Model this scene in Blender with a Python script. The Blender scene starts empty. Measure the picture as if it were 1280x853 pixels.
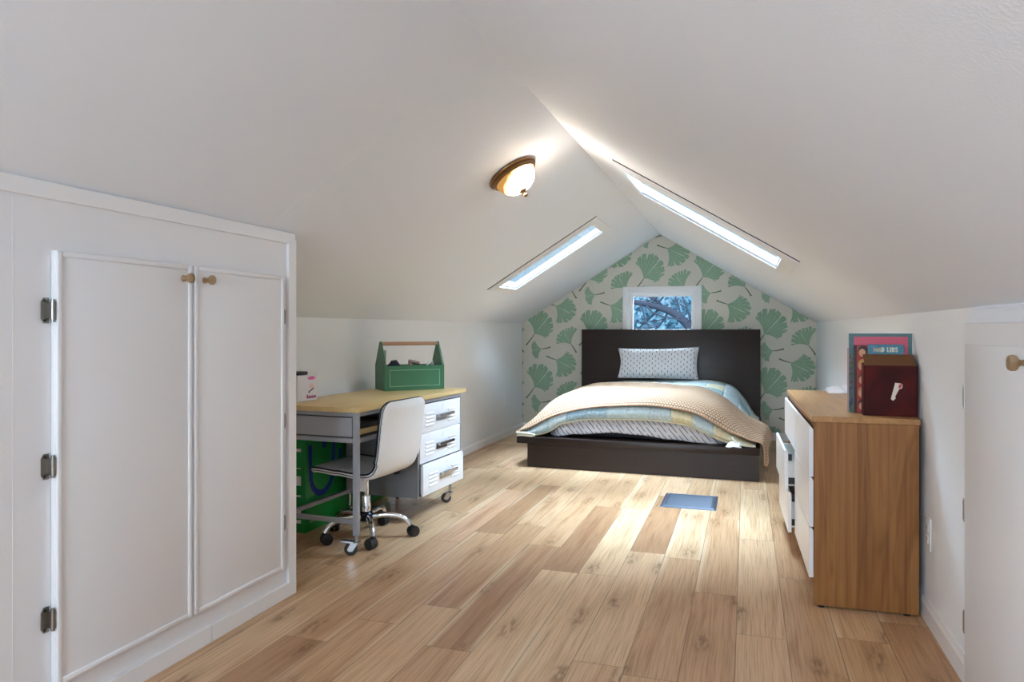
import bpy, bmesh, math, random
from mathutils import Vector, Matrix
from mathutils.geometry import tessellate_polygon
random.seed(7)
SC = bpy.context.scene
COL = SC.collection
PI = math.pi
V = Vector

# ------------------------------------------------------------------ colours and node helpers
def lin(c):
    return tuple(((x / 255) / 12.92 if x / 255 <= .04045 else ((x / 255 + .055) / 1.055) ** 2.4) for x in c) + (1.0,)

class NT:
    def __init__(s, name):
        s.m = bpy.data.materials.new(name); s.m.use_nodes = True
        s.t = s.m.node_tree; s.N = s.t.nodes; s.N.clear()
        s.out = s.N.new('ShaderNodeOutputMaterial')
    def set(s, sock, v):
        if v is None: return
        if isinstance(v, bpy.types.NodeSocket): s.t.links.new(v, sock)
        elif isinstance(v, (tuple, list)) and sock.type == 'RGBA' and len(v) == 3: sock.default_value = lin(v)
        else: sock.default_value = v
    def node(s, typ, ins=None, **props):
        n = s.N.new('ShaderNode' + typ)
        for k, v in props.items(): setattr(n, k, v)
        for k, v in (ins or {}).items(): s.set(n.inputs[k], v)
        return n
    def math(s, op, a, b=None, c=None):
        n = s.node('Math', operation=op)
        for i, v in enumerate((a, b, c)): s.set(n.inputs[i], v)
        return n.outputs[0]
    def mix(s, f, a, b, mode='MIX'):
        n = s.node('Mix', data_type='RGBA', blend_type=mode)
        s.set(n.inputs[0], f); s.set(n.inputs[6], a); s.set(n.inputs[7], b)
        return n.outputs[2]
    def pos(s): return s.node('NewGeometry').outputs['Position']
    def obj(s): return s.node('TexCoord').outputs['Object']
    def uv(s): return s.node('TexCoord').outputs['UV']
    def sep(s, v): return s.node('SeparateXYZ', {0: v}).outputs
    def comb(s, x, y, z=0.0): return s.node('CombineXYZ', {0: x, 1: y, 2: z}).outputs[0]
    def mapv(s, v, scale=(1, 1, 1), loc=(0, 0, 0), rot=(0, 0, 0)):
        return s.node('Mapping', {'Vector': v, 'Scale': scale, 'Location': loc, 'Rotation': rot}).outputs[0]
    def noise(s, v, scale=5., detail=4., rough=.55, dist=0., color=False):
        n = s.node('TexNoise', {'Vector': v, 'Scale': scale, 'Detail': detail, 'Roughness': rough, 'Distortion': dist})
        return n.outputs[1 if color else 0]
    def vor(s, v, scale, out='Distance', **p):
        return s.node('TexVoronoi', {'Vector': v, 'Scale': scale}, **p).outputs[out]
    def wn(s, v, out='Value'): return s.node('TexWhiteNoise', {'Vector': v}).outputs[out]
    def ramp(s, f, stops, interp='LINEAR'):
        n = s.node('ValToRGB', {0: f}); r = n.color_ramp; r.interpolation = interp
        while len(r.elements) < len(stops): r.elements.new(.5)
        for e, (p, c) in zip(r.elements, stops):
            e.position = p; e.color = lin(c) if len(c) == 3 else c
        return n.outputs[0]
    def step(s, v, a, b):
        n = s.node('MapRange', {0: v, 1: a, 2: b}, interpolation_type='SMOOTHSTEP'); return n.outputs[0]
    def bump(s, h, strength=.2, dist=.002, inv=False):
        return s.node('Bump', {'Height': h, 'Strength': strength, 'Distance': dist}, invert=inv).outputs[0]
    def bsdf(s, color, rough=.5, metal=0., normal=None, **kw):
        ins = {'Base Color': color, 'Roughness': rough, 'Metallic': metal}
        if normal is not None: ins['Normal'] = normal
        ins.update(kw)
        b = s.node('BsdfPrincipled', ins)
        s.t.links.new(b.outputs[0], s.out.inputs[0]); return s.m

def plain(name, c, rough=.5, metal=0., nscale=0., nstr=.1, ndist=.001, var=.0, **kw):
    t = NT(name); col = c; nrm = None
    if var or nscale:
        n = t.noise(t.obj(), nscale or 8., 4.)
        if nscale: nrm = t.bump(n, nstr, ndist)
        if var: col = t.mix(t.math('MULTIPLY', n, var), c, tuple(x * .6 for x in c))
    return t.bsdf(col, rough, metal, nrm, **kw)

def wood(name, c1, c2, axis='z', rough=.45, fine=60., streak=.75, spec=.4):
    t = NT(name); o = t.obj()
    sc = {'x': (1.6, fine, fine), 'y': (fine, 1.6, fine), 'z': (fine, fine, 1.6)}[axis]
    sc2 = {'x': (.9, 9, 9), 'y': (9, .9, 9), 'z': (9, 9, .9)}[axis]
    g = t.noise(t.mapv(o, sc), 1., 5., .6)
    w = t.noise(t.mapv(o, sc2), 1., 3., .5, 1.2)
    rings = t.math('SINE', t.math('MULTIPLY', w, 34.))
    f = t.math('ADD', t.math('MULTIPLY', g, .6), t.math('ADD', t.math('MULTIPLY', w, .45), t.math('MULTIPLY', rings, .06)))
    f = t.step(f, .3, streak)
    return t.bsdf(t.mix(f, c1, c2), rough, 0, t.bump(g, .06, .001), **{'Specular IOR Level': spec})

# ------------------------------------------------------------------ mesh builder
class B:
    def __init__(s):
        s.v = []; s.f = []; s.mi = []; s.uv = {}
    def add(s, verts, faces, mi=0, M=None, uvs=None):
        o = len(s.v)
        s.v += [tuple(M @ V(p)) if M is not None else tuple(p) for p in verts]
        for k, f in enumerate(faces):
            s.f.append(tuple(i + o for i in f)); s.mi.append(mi)
            if uvs is not None: s.uv[len(s.f) - 1] = [uvs[i] for i in f]
    def box(s, lo, hi, bev=0., seg=2, mi=0, M=None):
        bm = bmesh.new(); bmesh.ops.create_cube(bm, size=1)
        for v in bm.verts: v.co = V([(lo[i] + hi[i]) / 2 + v.co[i] * (hi[i] - lo[i]) for i in range(3)])
        if bev: bmesh.ops.bevel(bm, geom=list(bm.edges), offset=bev, segments=seg, profile=.5, affect='EDGES')
        bm.verts.index_update()
        s.add([v.co[:] for v in bm.verts], [[v.index for v in f.verts] for f in bm.faces], mi, M); bm.free()
        return s
    def lathe(s, prof, n=24, mi=0, M=None):
        vs = []; fs = []
        for r, z in prof:
            for k in range(n):
                a = 2 * PI * k / n; vs.append((r * math.cos(a), r * math.sin(a), z))
        for i in range(len(prof) - 1):
            for k in range(n):
                a, b = i * n + k, i * n + (k + 1) % n; fs.append((a, b, b + n, a + n))
        if prof[0][0] > 1e-6: fs.append(tuple(range(n))[::-1])
        if prof[-1][0] > 1e-6: fs.append(tuple((len(prof) - 1) * n + k for k in range(n)))
        s.add(vs, fs, mi, M); return s
    def cyl(s, p0, p1, r0, r1=None, n=16, mi=0, bev=0., M=None):
        p0, p1 = V(p0), V(p1); d = p1 - p0; L = d.length
        Q = Matrix.Translation(p0) @ d.to_track_quat('Z', 'Y').to_matrix().to_4x4()
        if M is not None: Q = M @ Q
        r1 = r0 if r1 is None else r1
        pr = [(r0, 0), (r1, L)] if not bev else [(r0 - bev, 0), (r0, bev), (r1, L - bev), (r1 - bev, L)]
        return s.lathe(pr, n, mi, Q)
    def tube(s, pts, r, n=10, mi=0, M=None, closed=False):
        pts = [V(p) for p in pts]; m = len(pts); vs = []; fs = []; up = V((0, 0, 1)); last = None
        for i, p in enumerate(pts):
            a = pts[(i - 1) % m] if (i or closed) else p; b = pts[(i + 1) % m] if (i < m - 1 or closed) else p
            d = (b - a).normalized()
            x = (last - d * last.dot(d)) if last is not None else d.cross(up if abs(d.z) < .95 else V((1, 0, 0)))
            x.normalize(); last = x; y = d.cross(x); rr = r[i] if isinstance(r, (list, tuple)) else r
            for k in range(n):
                t = 2 * PI * k / n; vs.append(tuple(p + x * rr * math.cos(t) + y * rr * math.sin(t)))
        for i in range(m if closed else m - 1):
            for k in range(n):
                a, b = i * n + k, i * n + (k + 1) % n; j = ((i + 1) % m) * n
                fs.append((a, b, j + (k + 1) % n, j + k))
        if not closed:
            fs.append(tuple(range(n))[::-1]); fs.append(tuple((m - 1) * n + k for k in range(n)))
        s.add(vs, fs, mi, M); return s
    def prism(s, poly, f3, a, b, mi=0, M=None):
        n = len(poly); vs = [f3(p, a) for p in poly] + [f3(p, b) for p in poly]
        fs = [tuple(range(n)), tuple(range(2 * n - 1, n - 1, -1))] + [(i, (i + 1) % n, n + (i + 1) % n, n + i) for i in range(n)]
        s.add(vs, fs, mi, M); return s
    def grid(s, P, mi=0, uvs=None, M=None, wrap=False):
        nu, nv = len(P), len(P[0]); vs = [p for r in P for p in r]; fs = []
        for i in range(nu - 1):
            for j in range(nv if wrap else nv - 1):
                fs.append((i * nv + j, i * nv + (j + 1) % nv, (i + 1) * nv + (j + 1) % nv, (i + 1) * nv + j))
        s.add(vs, fs, mi, M, [u for r in uvs for u in r] if uvs else None); return s
    def build(s, name, mats, parent=None, smooth=None, loc=None, rot=None, fix=True):
        me = bpy.data.meshes.new(name); me.from_pydata(s.v, [], s.f)
        if not isinstance(mats, (list, tuple)): mats = [mats]
        for m in mats: me.materials.append(m)
        for p, k in zip(me.polygons, s.mi): p.material_index = k
        if s.uv:
            ul = me.uv_layers.new(name='UVMap')
            for fi, us in s.uv.items():
                p = me.polygons[fi]
                for li, u in zip(p.loop_indices, us): ul.data[li].uv = u
        if fix:
            bm = bmesh.new(); bm.from_mesh(me); bmesh.ops.recalc_face_normals(bm, faces=bm.faces); bm.to_mesh(me); bm.free()
        if smooth is not None:
            me.shade_smooth(); me.set_sharp_from_angle(angle=math.radians(smooth))
        o = bpy.data.objects.new(name, me); COL.objects.link(o)
        if parent is not None: o.parent = parent
        if loc: o.location = loc
        if rot: o.rotation_euler = rot
        return o

def tag(o, label=None, cat=None, group=None, kind=None):
    if label: o['label'] = label
    if cat: o['category'] = cat
    if group: o['group'] = group
    if kind: o['kind'] = kind
    return o
def thing(name, label, cat, loc=(0, 0, 0), rz=0., group=None):
    o = bpy.data.objects.new(name, None); COL.objects.link(o); o.empty_display_size = .05
    o.location = loc; o.rotation_euler = (0, 0, rz); return tag(o, label, cat, group)
def struct(o): o['kind'] = 'structure'; return o
def copy_tree(o, parent=None, name=None):
    c = o.copy(); COL.objects.link(c)
    if parent is not None: c.parent = parent
    for ch in list(o.children): copy_tree(ch, c)
    return c
def catmull(p, t):
    n = len(p) - 1; t = max(0., min(t, n - 1e-6)); i = int(t); f = t - i
    a, b, c, d = p[max(i - 1, 0)], p[i], p[i + 1], p[min(i + 2, n)]
    return tuple(.5 * (2 * q + (r - o_) * f + (2 * o_ - 5 * q + 4 * r - s_) * f * f + (3 * q - o_ - 3 * r + s_) * f ** 3) for o_, q, r, s_ in zip(a, b, c, d))
def loft(stations, nu, nv):
    """stations: list of polylines of 3-D points (same count) -> smooth grid nu x nv"""
    R = []
    for i in range(nu):
        tu = i / (nu - 1) * (len(stations) - 1)
        line = [catmull([st[k] for st in stations], tu) for k in range(len(stations[0]))]
        R.append([catmull(line, j / (nv - 1) * (len(line) - 1)) for j in range(nv)])
    return R
def grid_uv(P):
    """arc-length texture coordinates in metres"""
    U = []
    for i, r in enumerate(P):
        acc = 0.; row = []
        for j, p in enumerate(r):
            if j: acc += (V(p) - V(r[j - 1])).length
            row.append(acc)
        m = row[len(row) // 2]; U.append([x - m for x in row])
    c = len(P[0]) // 2; acc = 0.; out = []
    for i, r in enumerate(P):
        if i: acc += (V(r[c]) - V(P[i - 1][c])).length
        out.append([(u, acc) for u in U[i]])
    return out

# ------------------------------------------------------------------ room dimensions (metres)
XL, XR, YB, YF = -2.30, .64, 7.45, -2.6
ZK, RX, RZ = 1.145, -.83, 2.05
SL = (RZ - ZK) / 1.47
CX, CY = -1.765, 2.53            # face and end of the built-in closet on the left
def cz(x): return RZ - abs(x - RX) * SL

# ------------------------------------------------------------------ materials
def paint(name, c, scale, strength, rough=.6):
    t = NT(name); n = t.noise(t.pos(), scale, 3., .6)
    return t.bsdf(c, rough, 0, t.bump(n, strength, .002), **{'Specular IOR Level': .3})
M = {}
M['wall'] = paint('wall_paint', (232, 235, 238), 90, .12)
M['ceil'] = paint('ceiling_paint', (230, 235, 242), 70, .18, .75)
def knockdown():
    t = NT('textured_ceiling_paint'); p = t.pos()
    a = t.noise(p, 170, 2., .5); b = t.step(a, .40, .68)
    return t.bsdf((229, 234, 241), .75, 0, t.bump(b, .12, .001), **{'Specular IOR Level': .25})
M['ceil_r'] = knockdown()
M['trim'] = plain('trim_paint', (232, 232, 233), .35, nscale=30, nstr=.03)
M['door'] = plain('door_paint', (230, 230, 232), .4, nscale=60, nstr=.04)
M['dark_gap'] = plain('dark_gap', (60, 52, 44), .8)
M['nickel'] = plain('brushed_nickel', (150, 146, 140), .3, 1.)
M['steel'] = plain('steel', (190, 192, 196), .22, 1.)
M['chrome'] = plain('chrome', (225, 228, 232), .07, 1.)
M['knob_wood'] = wood('knob_wood', (168, 142, 110), (138, 108, 76), 'x')
M['black'] = plain('black_plastic', (24, 25, 28), .4)
M['rubber'] = plain('grey_rubber', (58, 59, 62), .6)
M['grey_steel'] = plain('grey_powder_coat', (150, 151, 156), .4)
M['panel_grey'] = plain('grey_panel', (158, 159, 164), .45)
M['white_steel'] = plain('white_powder_coat', (236, 237, 241), .32)
M['plate'] = plain('outlet_plastic', (236, 235, 230), .3)
M['slot'] = plain('outlet_slot', (40, 38, 36), .6)
M['desk_top'] = wood('pale_laminate', (214, 186, 132), (198, 166, 108), 'x', .38, 40, .9)
M['oak'] = wood('oak_veneer', (160, 110, 60), (116, 72, 33), 'z', .42, 70, .8)
M['oak_top_lit'] = wood('oak_veneer_top_lit', (186, 142, 94), (154, 108, 62), 'y', .3, 70, .85)  # same oak as the sides, lightened to paint in the glare on top
M['drawer_white'] = plain('white_foil', (238, 238, 240), .3)
M['espresso'] = wood('espresso_stain', (44, 30, 26), (28, 19, 17), 'x', .34, 50, .9, .4)
M['paper'] = plain('white_paper', (235, 234, 230), .6)
M['navy'] = plain('navy_cloth', (26, 26, 44), .9, nscale=60, nstr=.4)
M['tool_wood'] = wood('tool_handle_wood', (170, 138, 108), (132, 100, 74), 'x')
M['tote_green'] = plain('green_paint', (58, 112, 80), .4, nscale=20, nstr=.05, var=.25)
M['tote_rim'] = plain('pale_green_edge', (126, 168, 140), .4)
M['dowel'] = wood('dowel_wood', (190, 152, 124), (150, 112, 84), 'x')
M['bronze'] = plain('antique_bronze', (134, 98, 62), .38, .85)

def floor_mat():
    t = NT('oak_plank_floor'); x, y, _ = t.sep(t.pos())
    W, Ln = .168, 1.22
    xs = t.math('DIVIDE', t.math('ADD', x, .368 + W * 40), W); col = t.math('FLOOR', xs); fx = t.math('FRACT', xs)
    r1 = t.wn(t.comb(col, 3.7, 0.))
    ys = t.math('ADD', t.math('DIVIDE', y, Ln), t.math('MULTIPLY', r1, 9.)); row = t.math('FLOOR', ys); fy = t.math('FRACT', ys)
    idv = t.comb(col, row, 0.); rv = t.wn(idv); rv2 = t.wn(t.comb(row, col, 5.3))
    base = t.ramp(rv, [(0., (166, 126, 92)), (.15, (192, 153, 116)), (.6, (209, 173, 136)), (.85, (218, 186, 149)), (1., (204, 162, 128))])
    off = t.math('MULTIPLY', rv, 37.); off2 = t.math('MULTIPLY', rv2, 23.)
    wob = t.math('MULTIPLY', t.math('SUBTRACT', t.noise(t.comb(t.math('MULTIPLY', x, 5.), t.math('MULTIPLY', y, 1.3), off), 1., 2.), .5), .035)
    gx = t.math('ADD', x, wob)
    grain = t.noise(t.comb(t.math('ADD', t.math('MULTIPLY', gx, 210.), off), t.math('ADD', t.math('MULTIPLY', y, 3.5), off2), off), 1., 5., .62)
    broad = t.noise(t.comb(t.math('ADD', t.math('MULTIPLY', gx, 22.), off), t.math('ADD', t.math('MULTIPLY', y, 1.1), off2), off2), 1., 3., .55)
    c = t.mix(t.math('MULTIPLY', t.step(grain, .40, .74), .8), base, t.mix(1., base, (196, 180, 162), 'MULTIPLY'))
    c = t.mix(t.math('MULTIPLY', t.step(broad, .5, .75), .55), c, t.mix(1., c, (196, 168, 140), 'MULTIPLY'))
    pale = t.noise(t.comb(t.math('ADD', t.math('MULTIPLY', gx, 11.), off2), t.math('ADD', t.math('MULTIPLY', y, .5), off), 2.), 1., 2., .5)
    edge = t.math('MULTIPLY', t.step(t.math('ABSOLUTE', t.math('SUBTRACT', fx, .5)), .33, .47), t.step(pale, .5, .62))
    c = t.mix(t.math('MULTIPLY', edge, .6), c, (226, 204, 172))
    kn = t.vor(t.comb(t.math('ADD', t.math('MULTIPLY', x, 4.6), off), t.math('ADD', t.math('MULTIPLY', y, 1.5), off2), 0.), 1., feature='F1', voronoi_dimensions='2D')
    kmask = t.math('MULTIPLY', t.step(kn, .20, .03), t.step(t.noise(t.comb(t.math('MULTIPLY', x, 60.), t.math('MULTIPLY', y, 16.), 0.), 1., 3.), .42, .62))
    c = t.mix(t.math('MULTIPLY', kmask, .75), c, (104, 72, 46))
    halo = t.step(kn, .34, .05)
    c = t.mix(t.math('MULTIPLY', halo, .3), c, (150, 112, 76))
    dx = t.math('MULTIPLY', t.math('MINIMUM', fx, t.math('SUBTRACT', 1., fx)), W)
    dy = t.math('MULTIPLY', t.math('MINIMUM', fy, t.math('SUBTRACT', 1., fy)), Ln)
    gap = t.step(t.math('MINIMUM', dx, dy), .0022, .0006)
    c = t.mix(t.math('MULTIPLY', gap, .65), c, (78, 56, 40))
    h = t.math('SUBTRACT', t.math('MULTIPLY', grain, .25), gap)
    return t.bsdf(c, t.math('ADD', .34, t.math('MULTIPLY', grain, .14)), 0, t.bump(h, .18, .0012), **{'Specular IOR Level': .5})
M['floor'] = floor_mat()

def glass_mat():
    t = NT('window_glass')
    tr = t.node('BsdfTransparent', {'Color': (.93, .97, 1., 1)}); gl = t.node('BsdfGlossy', {'Roughness': .02})
    f = t.math('MULTIPLY', t.math('POWER', t.node('LayerWeight').outputs['Facing'], 4.), .3)
    mx = t.node('MixShader', {0: f, 1: tr.outputs[0], 2: gl.outputs[0]})
    t.t.links.new(mx.outputs[0], t.out.inputs[0]); return t.m
M['glass'] = glass_mat()

# ------------------------------------------------------------------ shell
floor = struct(B().box((XL - .12, YF - .12, -.10), (XR + .12, YB + .12, 0)).build('floor', M['floor']))
struct(B().box((XL - .12, YF, 0), (XL, YB, ZK + .02)).build('wall_left', M['wall']))
struct(B().box((XR, YF, 0), (XR + .12, YB, ZK + .02)).build('wall_right', M['wall']))

SKY_L = (-1.85, -1.11, 5.365, 5.795)       # glass openings: x0, x1, y0, y1
SKY_R = (-.60, .17, 3.745, 4.385)
def slab(name, xs, ys, mat, step=None):
    b = B(); nx, ny = len(xs), len(ys); T = .055
    for k in (0, 1):
        for i in range(nx):
            for j in range(ny): b.v.append((xs[i], ys[j], cz(xs[i]) + (T if k else 0)))
    n = nx * ny; idx = lambda k, i, j: k * n + i * ny + j
    solid = lambda i, j: 0 <= i < nx - 1 and 0 <= j < ny - 1 and not (i == 1 and j == 1)
    for i in range(nx - 1):
        for j in range(ny - 1):
            if not solid(i, j): continue
            for k in (0, 1): b.f.append((idx(k, i, j), idx(k, i + 1, j), idx(k, i + 1, j + 1), idx(k, i, j + 1)))
            for di, dj, e in ((-1, 0, ((i, j), (i, j + 1))), (1, 0, ((i + 1, j), (i + 1, j + 1))), (0, -1, ((i, j), (i + 1, j))), (0, 1, ((i, j + 1), (i + 1, j + 1)))):
                if not solid(i + di, j + dj):
                    (a, c), (d, f) = e; b.f.append((idx(0, a, c), idx(0, d, f), idx(1, d, f), idx(1, a, c)))
    b.mi = [0] * len(b.f)
    return struct(b.build(name, mat))
slab('ceiling_left', [RX, SKY_L[1], SKY_L[0], XL - .12], [YF - .12, SKY_L[2], SKY_L[3], YB + .12], M['ceil'])
slab('ceiling_right', [RX, SKY_R[0], SKY_R[1], XR + .12], [YF - .12, SKY_R[2], SKY_R[3], YB + .12], M['ceil_r'])
def slope(side):
    L = math.hypot(1.47, RZ - ZK); sx = -1 if side == 'L' else 1
    u = V((sx * 1.47, 0, -(RZ - ZK))) / L; n = V((-sx * (RZ - ZK), 0, -1.47)) / L
    m = Matrix.Identity(4)
    for i in range(3): m[i][0], m[i][1], m[i][2] = u[i], (0, 1, 0)[i], n[i]
    m.translation = V((RX, 0, RZ)); return m, L / 1.47
# faint drywall seam on the left slope
m_, k_ = slope('L')
struct(B().box((.02, 2.352, -.02), (1.70, 2.358, .0003), M=m_).build('trim_8', M['ceil']))

def skylight(idx, side, op, fr):
    m, k = slope(side)
    U = lambda x: abs(x - RX) * k
    u0, u1 = sorted((U(op[0]), U(op[1]))); f0, f1 = sorted((U(fr[0]), U(fr[1]))); t = .010
    b = B()
    b.box((f0, fr[2], -.004), (f1, op[2], t), .001, 1, M=m); b.box((f0, op[3], -.004), (f1, fr[3], t), .001, 1, M=m)
    b.box((f0, op[2], -.004), (u0, op[3], t), .001, 1, M=m); b.box((u1, op[2], -.004), (f1, op[3], t), .001, 1, M=m)
    root = struct(b.build('window_%d' % idx, M['trim']))
    tag(root, None, None)
    s = B()
    for a in ((u0 - .001, op[2] - .001, u1 + .001, op[2] + .012), (u0 - .001, op[3] - .012, u1 + .001, op[3] + .001), (u0 - .001, op[2], u0 + .012, op[3]), (u1 - .012, op[2], u1 + .001, op[3])):
        s.box((a[0], a[1], -.026), (a[2], a[3], -.008), M=m)
    s.build('sash', M['trim'], root)
    B().box((u0, op[2], -.019), (u1, op[3], -.014), M=m).build('pane', M['glass'], root)
    B().box((f0 - .004, fr[2] - .006, -.002), (f1 + .004, fr[2] + .0005, .004), M=m).build('shadow_gap_strip', M['dark_gap'], root)  # dark strip standing in for the shadow line along the near trim edge
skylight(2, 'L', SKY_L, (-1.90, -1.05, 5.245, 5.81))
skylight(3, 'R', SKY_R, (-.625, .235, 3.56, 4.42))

# gable walls; the far one carries the ginkgo wallpaper
def clip(poly, nx, ny, d):
    out = []
    for i, p in enumerate(poly):
        q = poly[(i + 1) % len(poly)]; a = nx * p[0] + ny * p[1] - d; c = nx * q[0] + ny * q[1] - d
        if a <= 0: out.append(p)
        if (a < 0 < c) or (c < 0 < a):
            t = a / (a - c); out.append(tuple(x + (y - x) * t for x, y in zip(p, q)))
    return out
GW = (-1.158, -.470, .985, 1.466)       # window opening in the far gable
def gable(name, y0, y1, hole, mat):
    b = B(); cells = []
    xs = [XL - .12, hole[0], hole[1], XR + .12]; zs = [0, hole[2], hole[3], 2.3]
    for i in range(3):
        for j in range(3):
            if i == 1 and j == 1: continue
            p = [(xs[i], zs[j]), (xs[i + 1], zs[j]), (xs[i + 1], zs[j + 1]), (xs[i], zs[j + 1])]
            p = clip(p, SL, 1, RZ + SL * RX + .05) if True else p
            p = clip(p, -SL, 1, RZ - SL * RX + .05)
            if len(p) > 2: cells.append(p)
    for p in cells: b.prism(p, lambda q, y: (q[0], y, q[1]), y0, y1)
    return b
wp = NT('wallpaper_ground'); nz = wp.noise(wp.pos(), 240, 2.)
M['paper_ground'] = wp.bsdf(wp.mix(wp.step(nz, .35, .65), (214, 211, 200), (203, 200, 189)), .7)
def leaf_mat():
    t = NT('ginkgo_leaf_print'); u, v, _ = t.sep(t.uv())
    a = t.math('ARCTAN2', v, u); r = t.math('SQRT', t.math('ADD', t.math('MULTIPLY', u, u), t.math('MULTIPLY', v, v)))
    an = t.math('ADD', a, t.math('MULTIPLY', t.math('SUBTRACT', t.noise(t.uv(), 6., 2.), .5), .10))
    ln = t.math('ABSOLUTE', t.math('SINE', t.math('MULTIPLY', an, 15.)))
    fine = t.math('ABSOLUTE', t.math('SINE', t.math('MULTIPLY', an, 39.)))
    vein = t.math('MULTIPLY', t.step(ln, .13, .03), t.step(r, .98, .7))
    dk = t.math('MULTIPLY', t.step(fine, .55, .1), .6)
    n = t.noise(t.uv(), 2.5, 3.)
    c = t.mix(n, (132, 165, 138), (157, 185, 160))
    c = t.mix(dk, c, (104, 142, 114))
    mid = t.math('MULTIPLY', t.step(t.math('ABSOLUTE', a), .05, .015), t.step(r, .9, .6))
    c = t.mix(t.math('MULTIPLY', vein, .8), c, (204, 214, 198))
    c = t.mix(t.math('MULTIPLY', mid, .7), c, (204, 216, 196))
    return t.bsdf(c, .7)
M['leaf'] = leaf_mat()
M['stem'] = plain('ginkgo_stem_print', (96, 112, 92), .7)

def leaf_poly(kind):
    """fan outline round its apex at the origin: list of (x, y), metres, plus mean direction and radius"""
    px = .00865
    if kind == 'A': ctl = [(-20, 14.5), (0, 20), (14, 25), (33, 28), (52, 30), (69, 31), (88, 29), (104, 26), (117, 20)]
    elif kind == 'B': ctl = [(132, 13), (150, 14.6), (172, 13.6), (195, 13.2), (220, 14.6), (249, 13)]
    elif kind == 'C': ctl = [(66, 20.5), (82, 21.5), (100, 21), (116, 20.5), (135, 21), (155, 20.5), (179, 18)]
    else: ctl = [(-89, 20.5), (-66, 23), (-45, 26), (-25, 27), (-8, 26.5), (10, 23), (24, 20), (36, 17.5)]
    rnd = random.Random(sum(map(ord, kind)) * 7)
    a0, a1 = ctl[0][0], ctl[-1][0]; mid = (a0 + a1) / 2; n = 64; arc = []
    for i in range(n + 1):
        f = i / n; a, r = catmull(ctl, f * (len(ctl) - 1))
        lob = math.sin(f * PI * (11 if kind != 'B' else 7)); r *= 1 + .022 * lob + rnd.uniform(-.016, .016)
        if i % 7 == 3 and 2 < i < n - 2: r *= rnd.uniform(.70, .90)
        a = math.radians(a); arc.append((r * px * math.cos(a), r * px * math.sin(a)))
    def side(tip, sgn):
        tx, ty = tip; R = math.hypot(tx, ty); a = math.atan2(ty, tx) + sgn * math.radians(24)
        cx, cy = R * .55 * math.cos(a), R * .55 * math.sin(a)
        return [((1 - f) ** 2 * 0 + 2 * f * (1 - f) * cx + f * f * tx, 2 * f * (1 - f) * cy + f * f * ty) for f in (.15, .3, .45, .6, .75, .88)]
    pts = side(arc[0], 1) + arc + side(arc[-1], -1)[::-1]
    return pts, math.radians(mid), max(c[1] for c in ctl) * px
STEM = {'A': [(0, 0), (-.035, -.05), (-.09, -.117)], 'B': [(0, 0), (.045, .006), (.095, .020)], 'C': [(0, 0), (.026, -.036), (.056, -.085)], 'D': [(0, 0), (-.05, .016), (-.098, .036)]}
BASE = {'A': (-2.165, 1.028), 'B': (-2.080, .871), 'C': (-1.757, .920), 'D': (-1.930, .758)}
gb = gable('wall_back', YB, YB + .12, GW, None)
# the trimmed opening of the paper print: leaves are cut at the slopes, walls and window casing
PW = (GW[0] - .05, GW[1] + .05, GW[2] - .03, GW[3] + .045)
def put(poly3, mi, lift):
    p = clip(poly3, SL, 1, RZ + SL * RX); p = clip(p, -SL, 1, RZ - SL * RX) if p else p
    for n in ((-1, 0, -XL), (1, 0, XR), (0, -1, 0)): p = clip(p, *n) if p else p
    if len(p) < 3: return
    parts = []
    for reg in ([(1, 0, PW[0])], [(-1, 0, -PW[1])], [(-1, 0, -PW[0]), (1, 0, PW[1]), (0, -1, -PW[3])], [(-1, 0, -PW[0]), (1, 0, PW[1]), (0, 1, PW[2])]):
        q = p
        for n in reg: q = clip(q, *n) if q else q
        if len(q) > 2: parts.append(q)
    for q in parts:
        gb.add([(x[0], YB - lift, x[1]) for x in q], [tuple(range(len(q)))], mi, None, [(x[2], x[3]) for x in q])
for ci in range(-1, 6):
    for ri in range(-2, 3):
        for k, (bx, bz) in BASE.items():
            ox, oz = bx + ci * .5845, bz + ri * .5735
            if not (XL - .4 < ox < XR + .4 and -.3 < oz < cz(ox) + .35): continue
            pts, mid, R = leaf_poly(k); cm, sm = math.cos(-mid), math.sin(-mid)
            L = lambda p: (ox + p[0], oz + p[1], (p[0] * cm - p[1] * sm) / R, (p[0] * sm + p[1] * cm) / R)
            loop = [(0., 0.)] + pts
            for tri in tessellate_polygon([[V((p[0], p[1], 0)) for p in loop]]): put([L(loop[i]) for i in tri], 1, .0007)
            st = [catmull(STEM[k], i / 6 * 2) for i in range(7)]; w0 = .0045
            for i in range(6):
                (x0, y0), (x1, y1) = st[i], st[i + 1]; d = math.hypot(x1 - x0, y1 - y0); nx, ny = -(y1 - y0) / d, (x1 - x0) / d
                wa, wb = w0 * (.8 + .12 * i), w0 * (.8 + .12 * (i + 1)) * (1.35 if i == 5 else 1)
                put([L((x0 + nx * wa, y0 + ny * wa)), L((x0 - nx * wa, y0 - ny * wa)), L((x1 - nx * wb, y1 - ny * wb)), L((x1 + nx * wb, y1 + ny * wb))], 2, .0009)
struct(gb.build('wall_back', [M['paper_ground'], M['leaf'], M['stem']], fix=False))
RW = (-1.45, -.20, .75, 1.55)
struct(gable('wall_front', YF - .12, YF, RW, None).build('wall_front', M['wall']))

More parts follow.
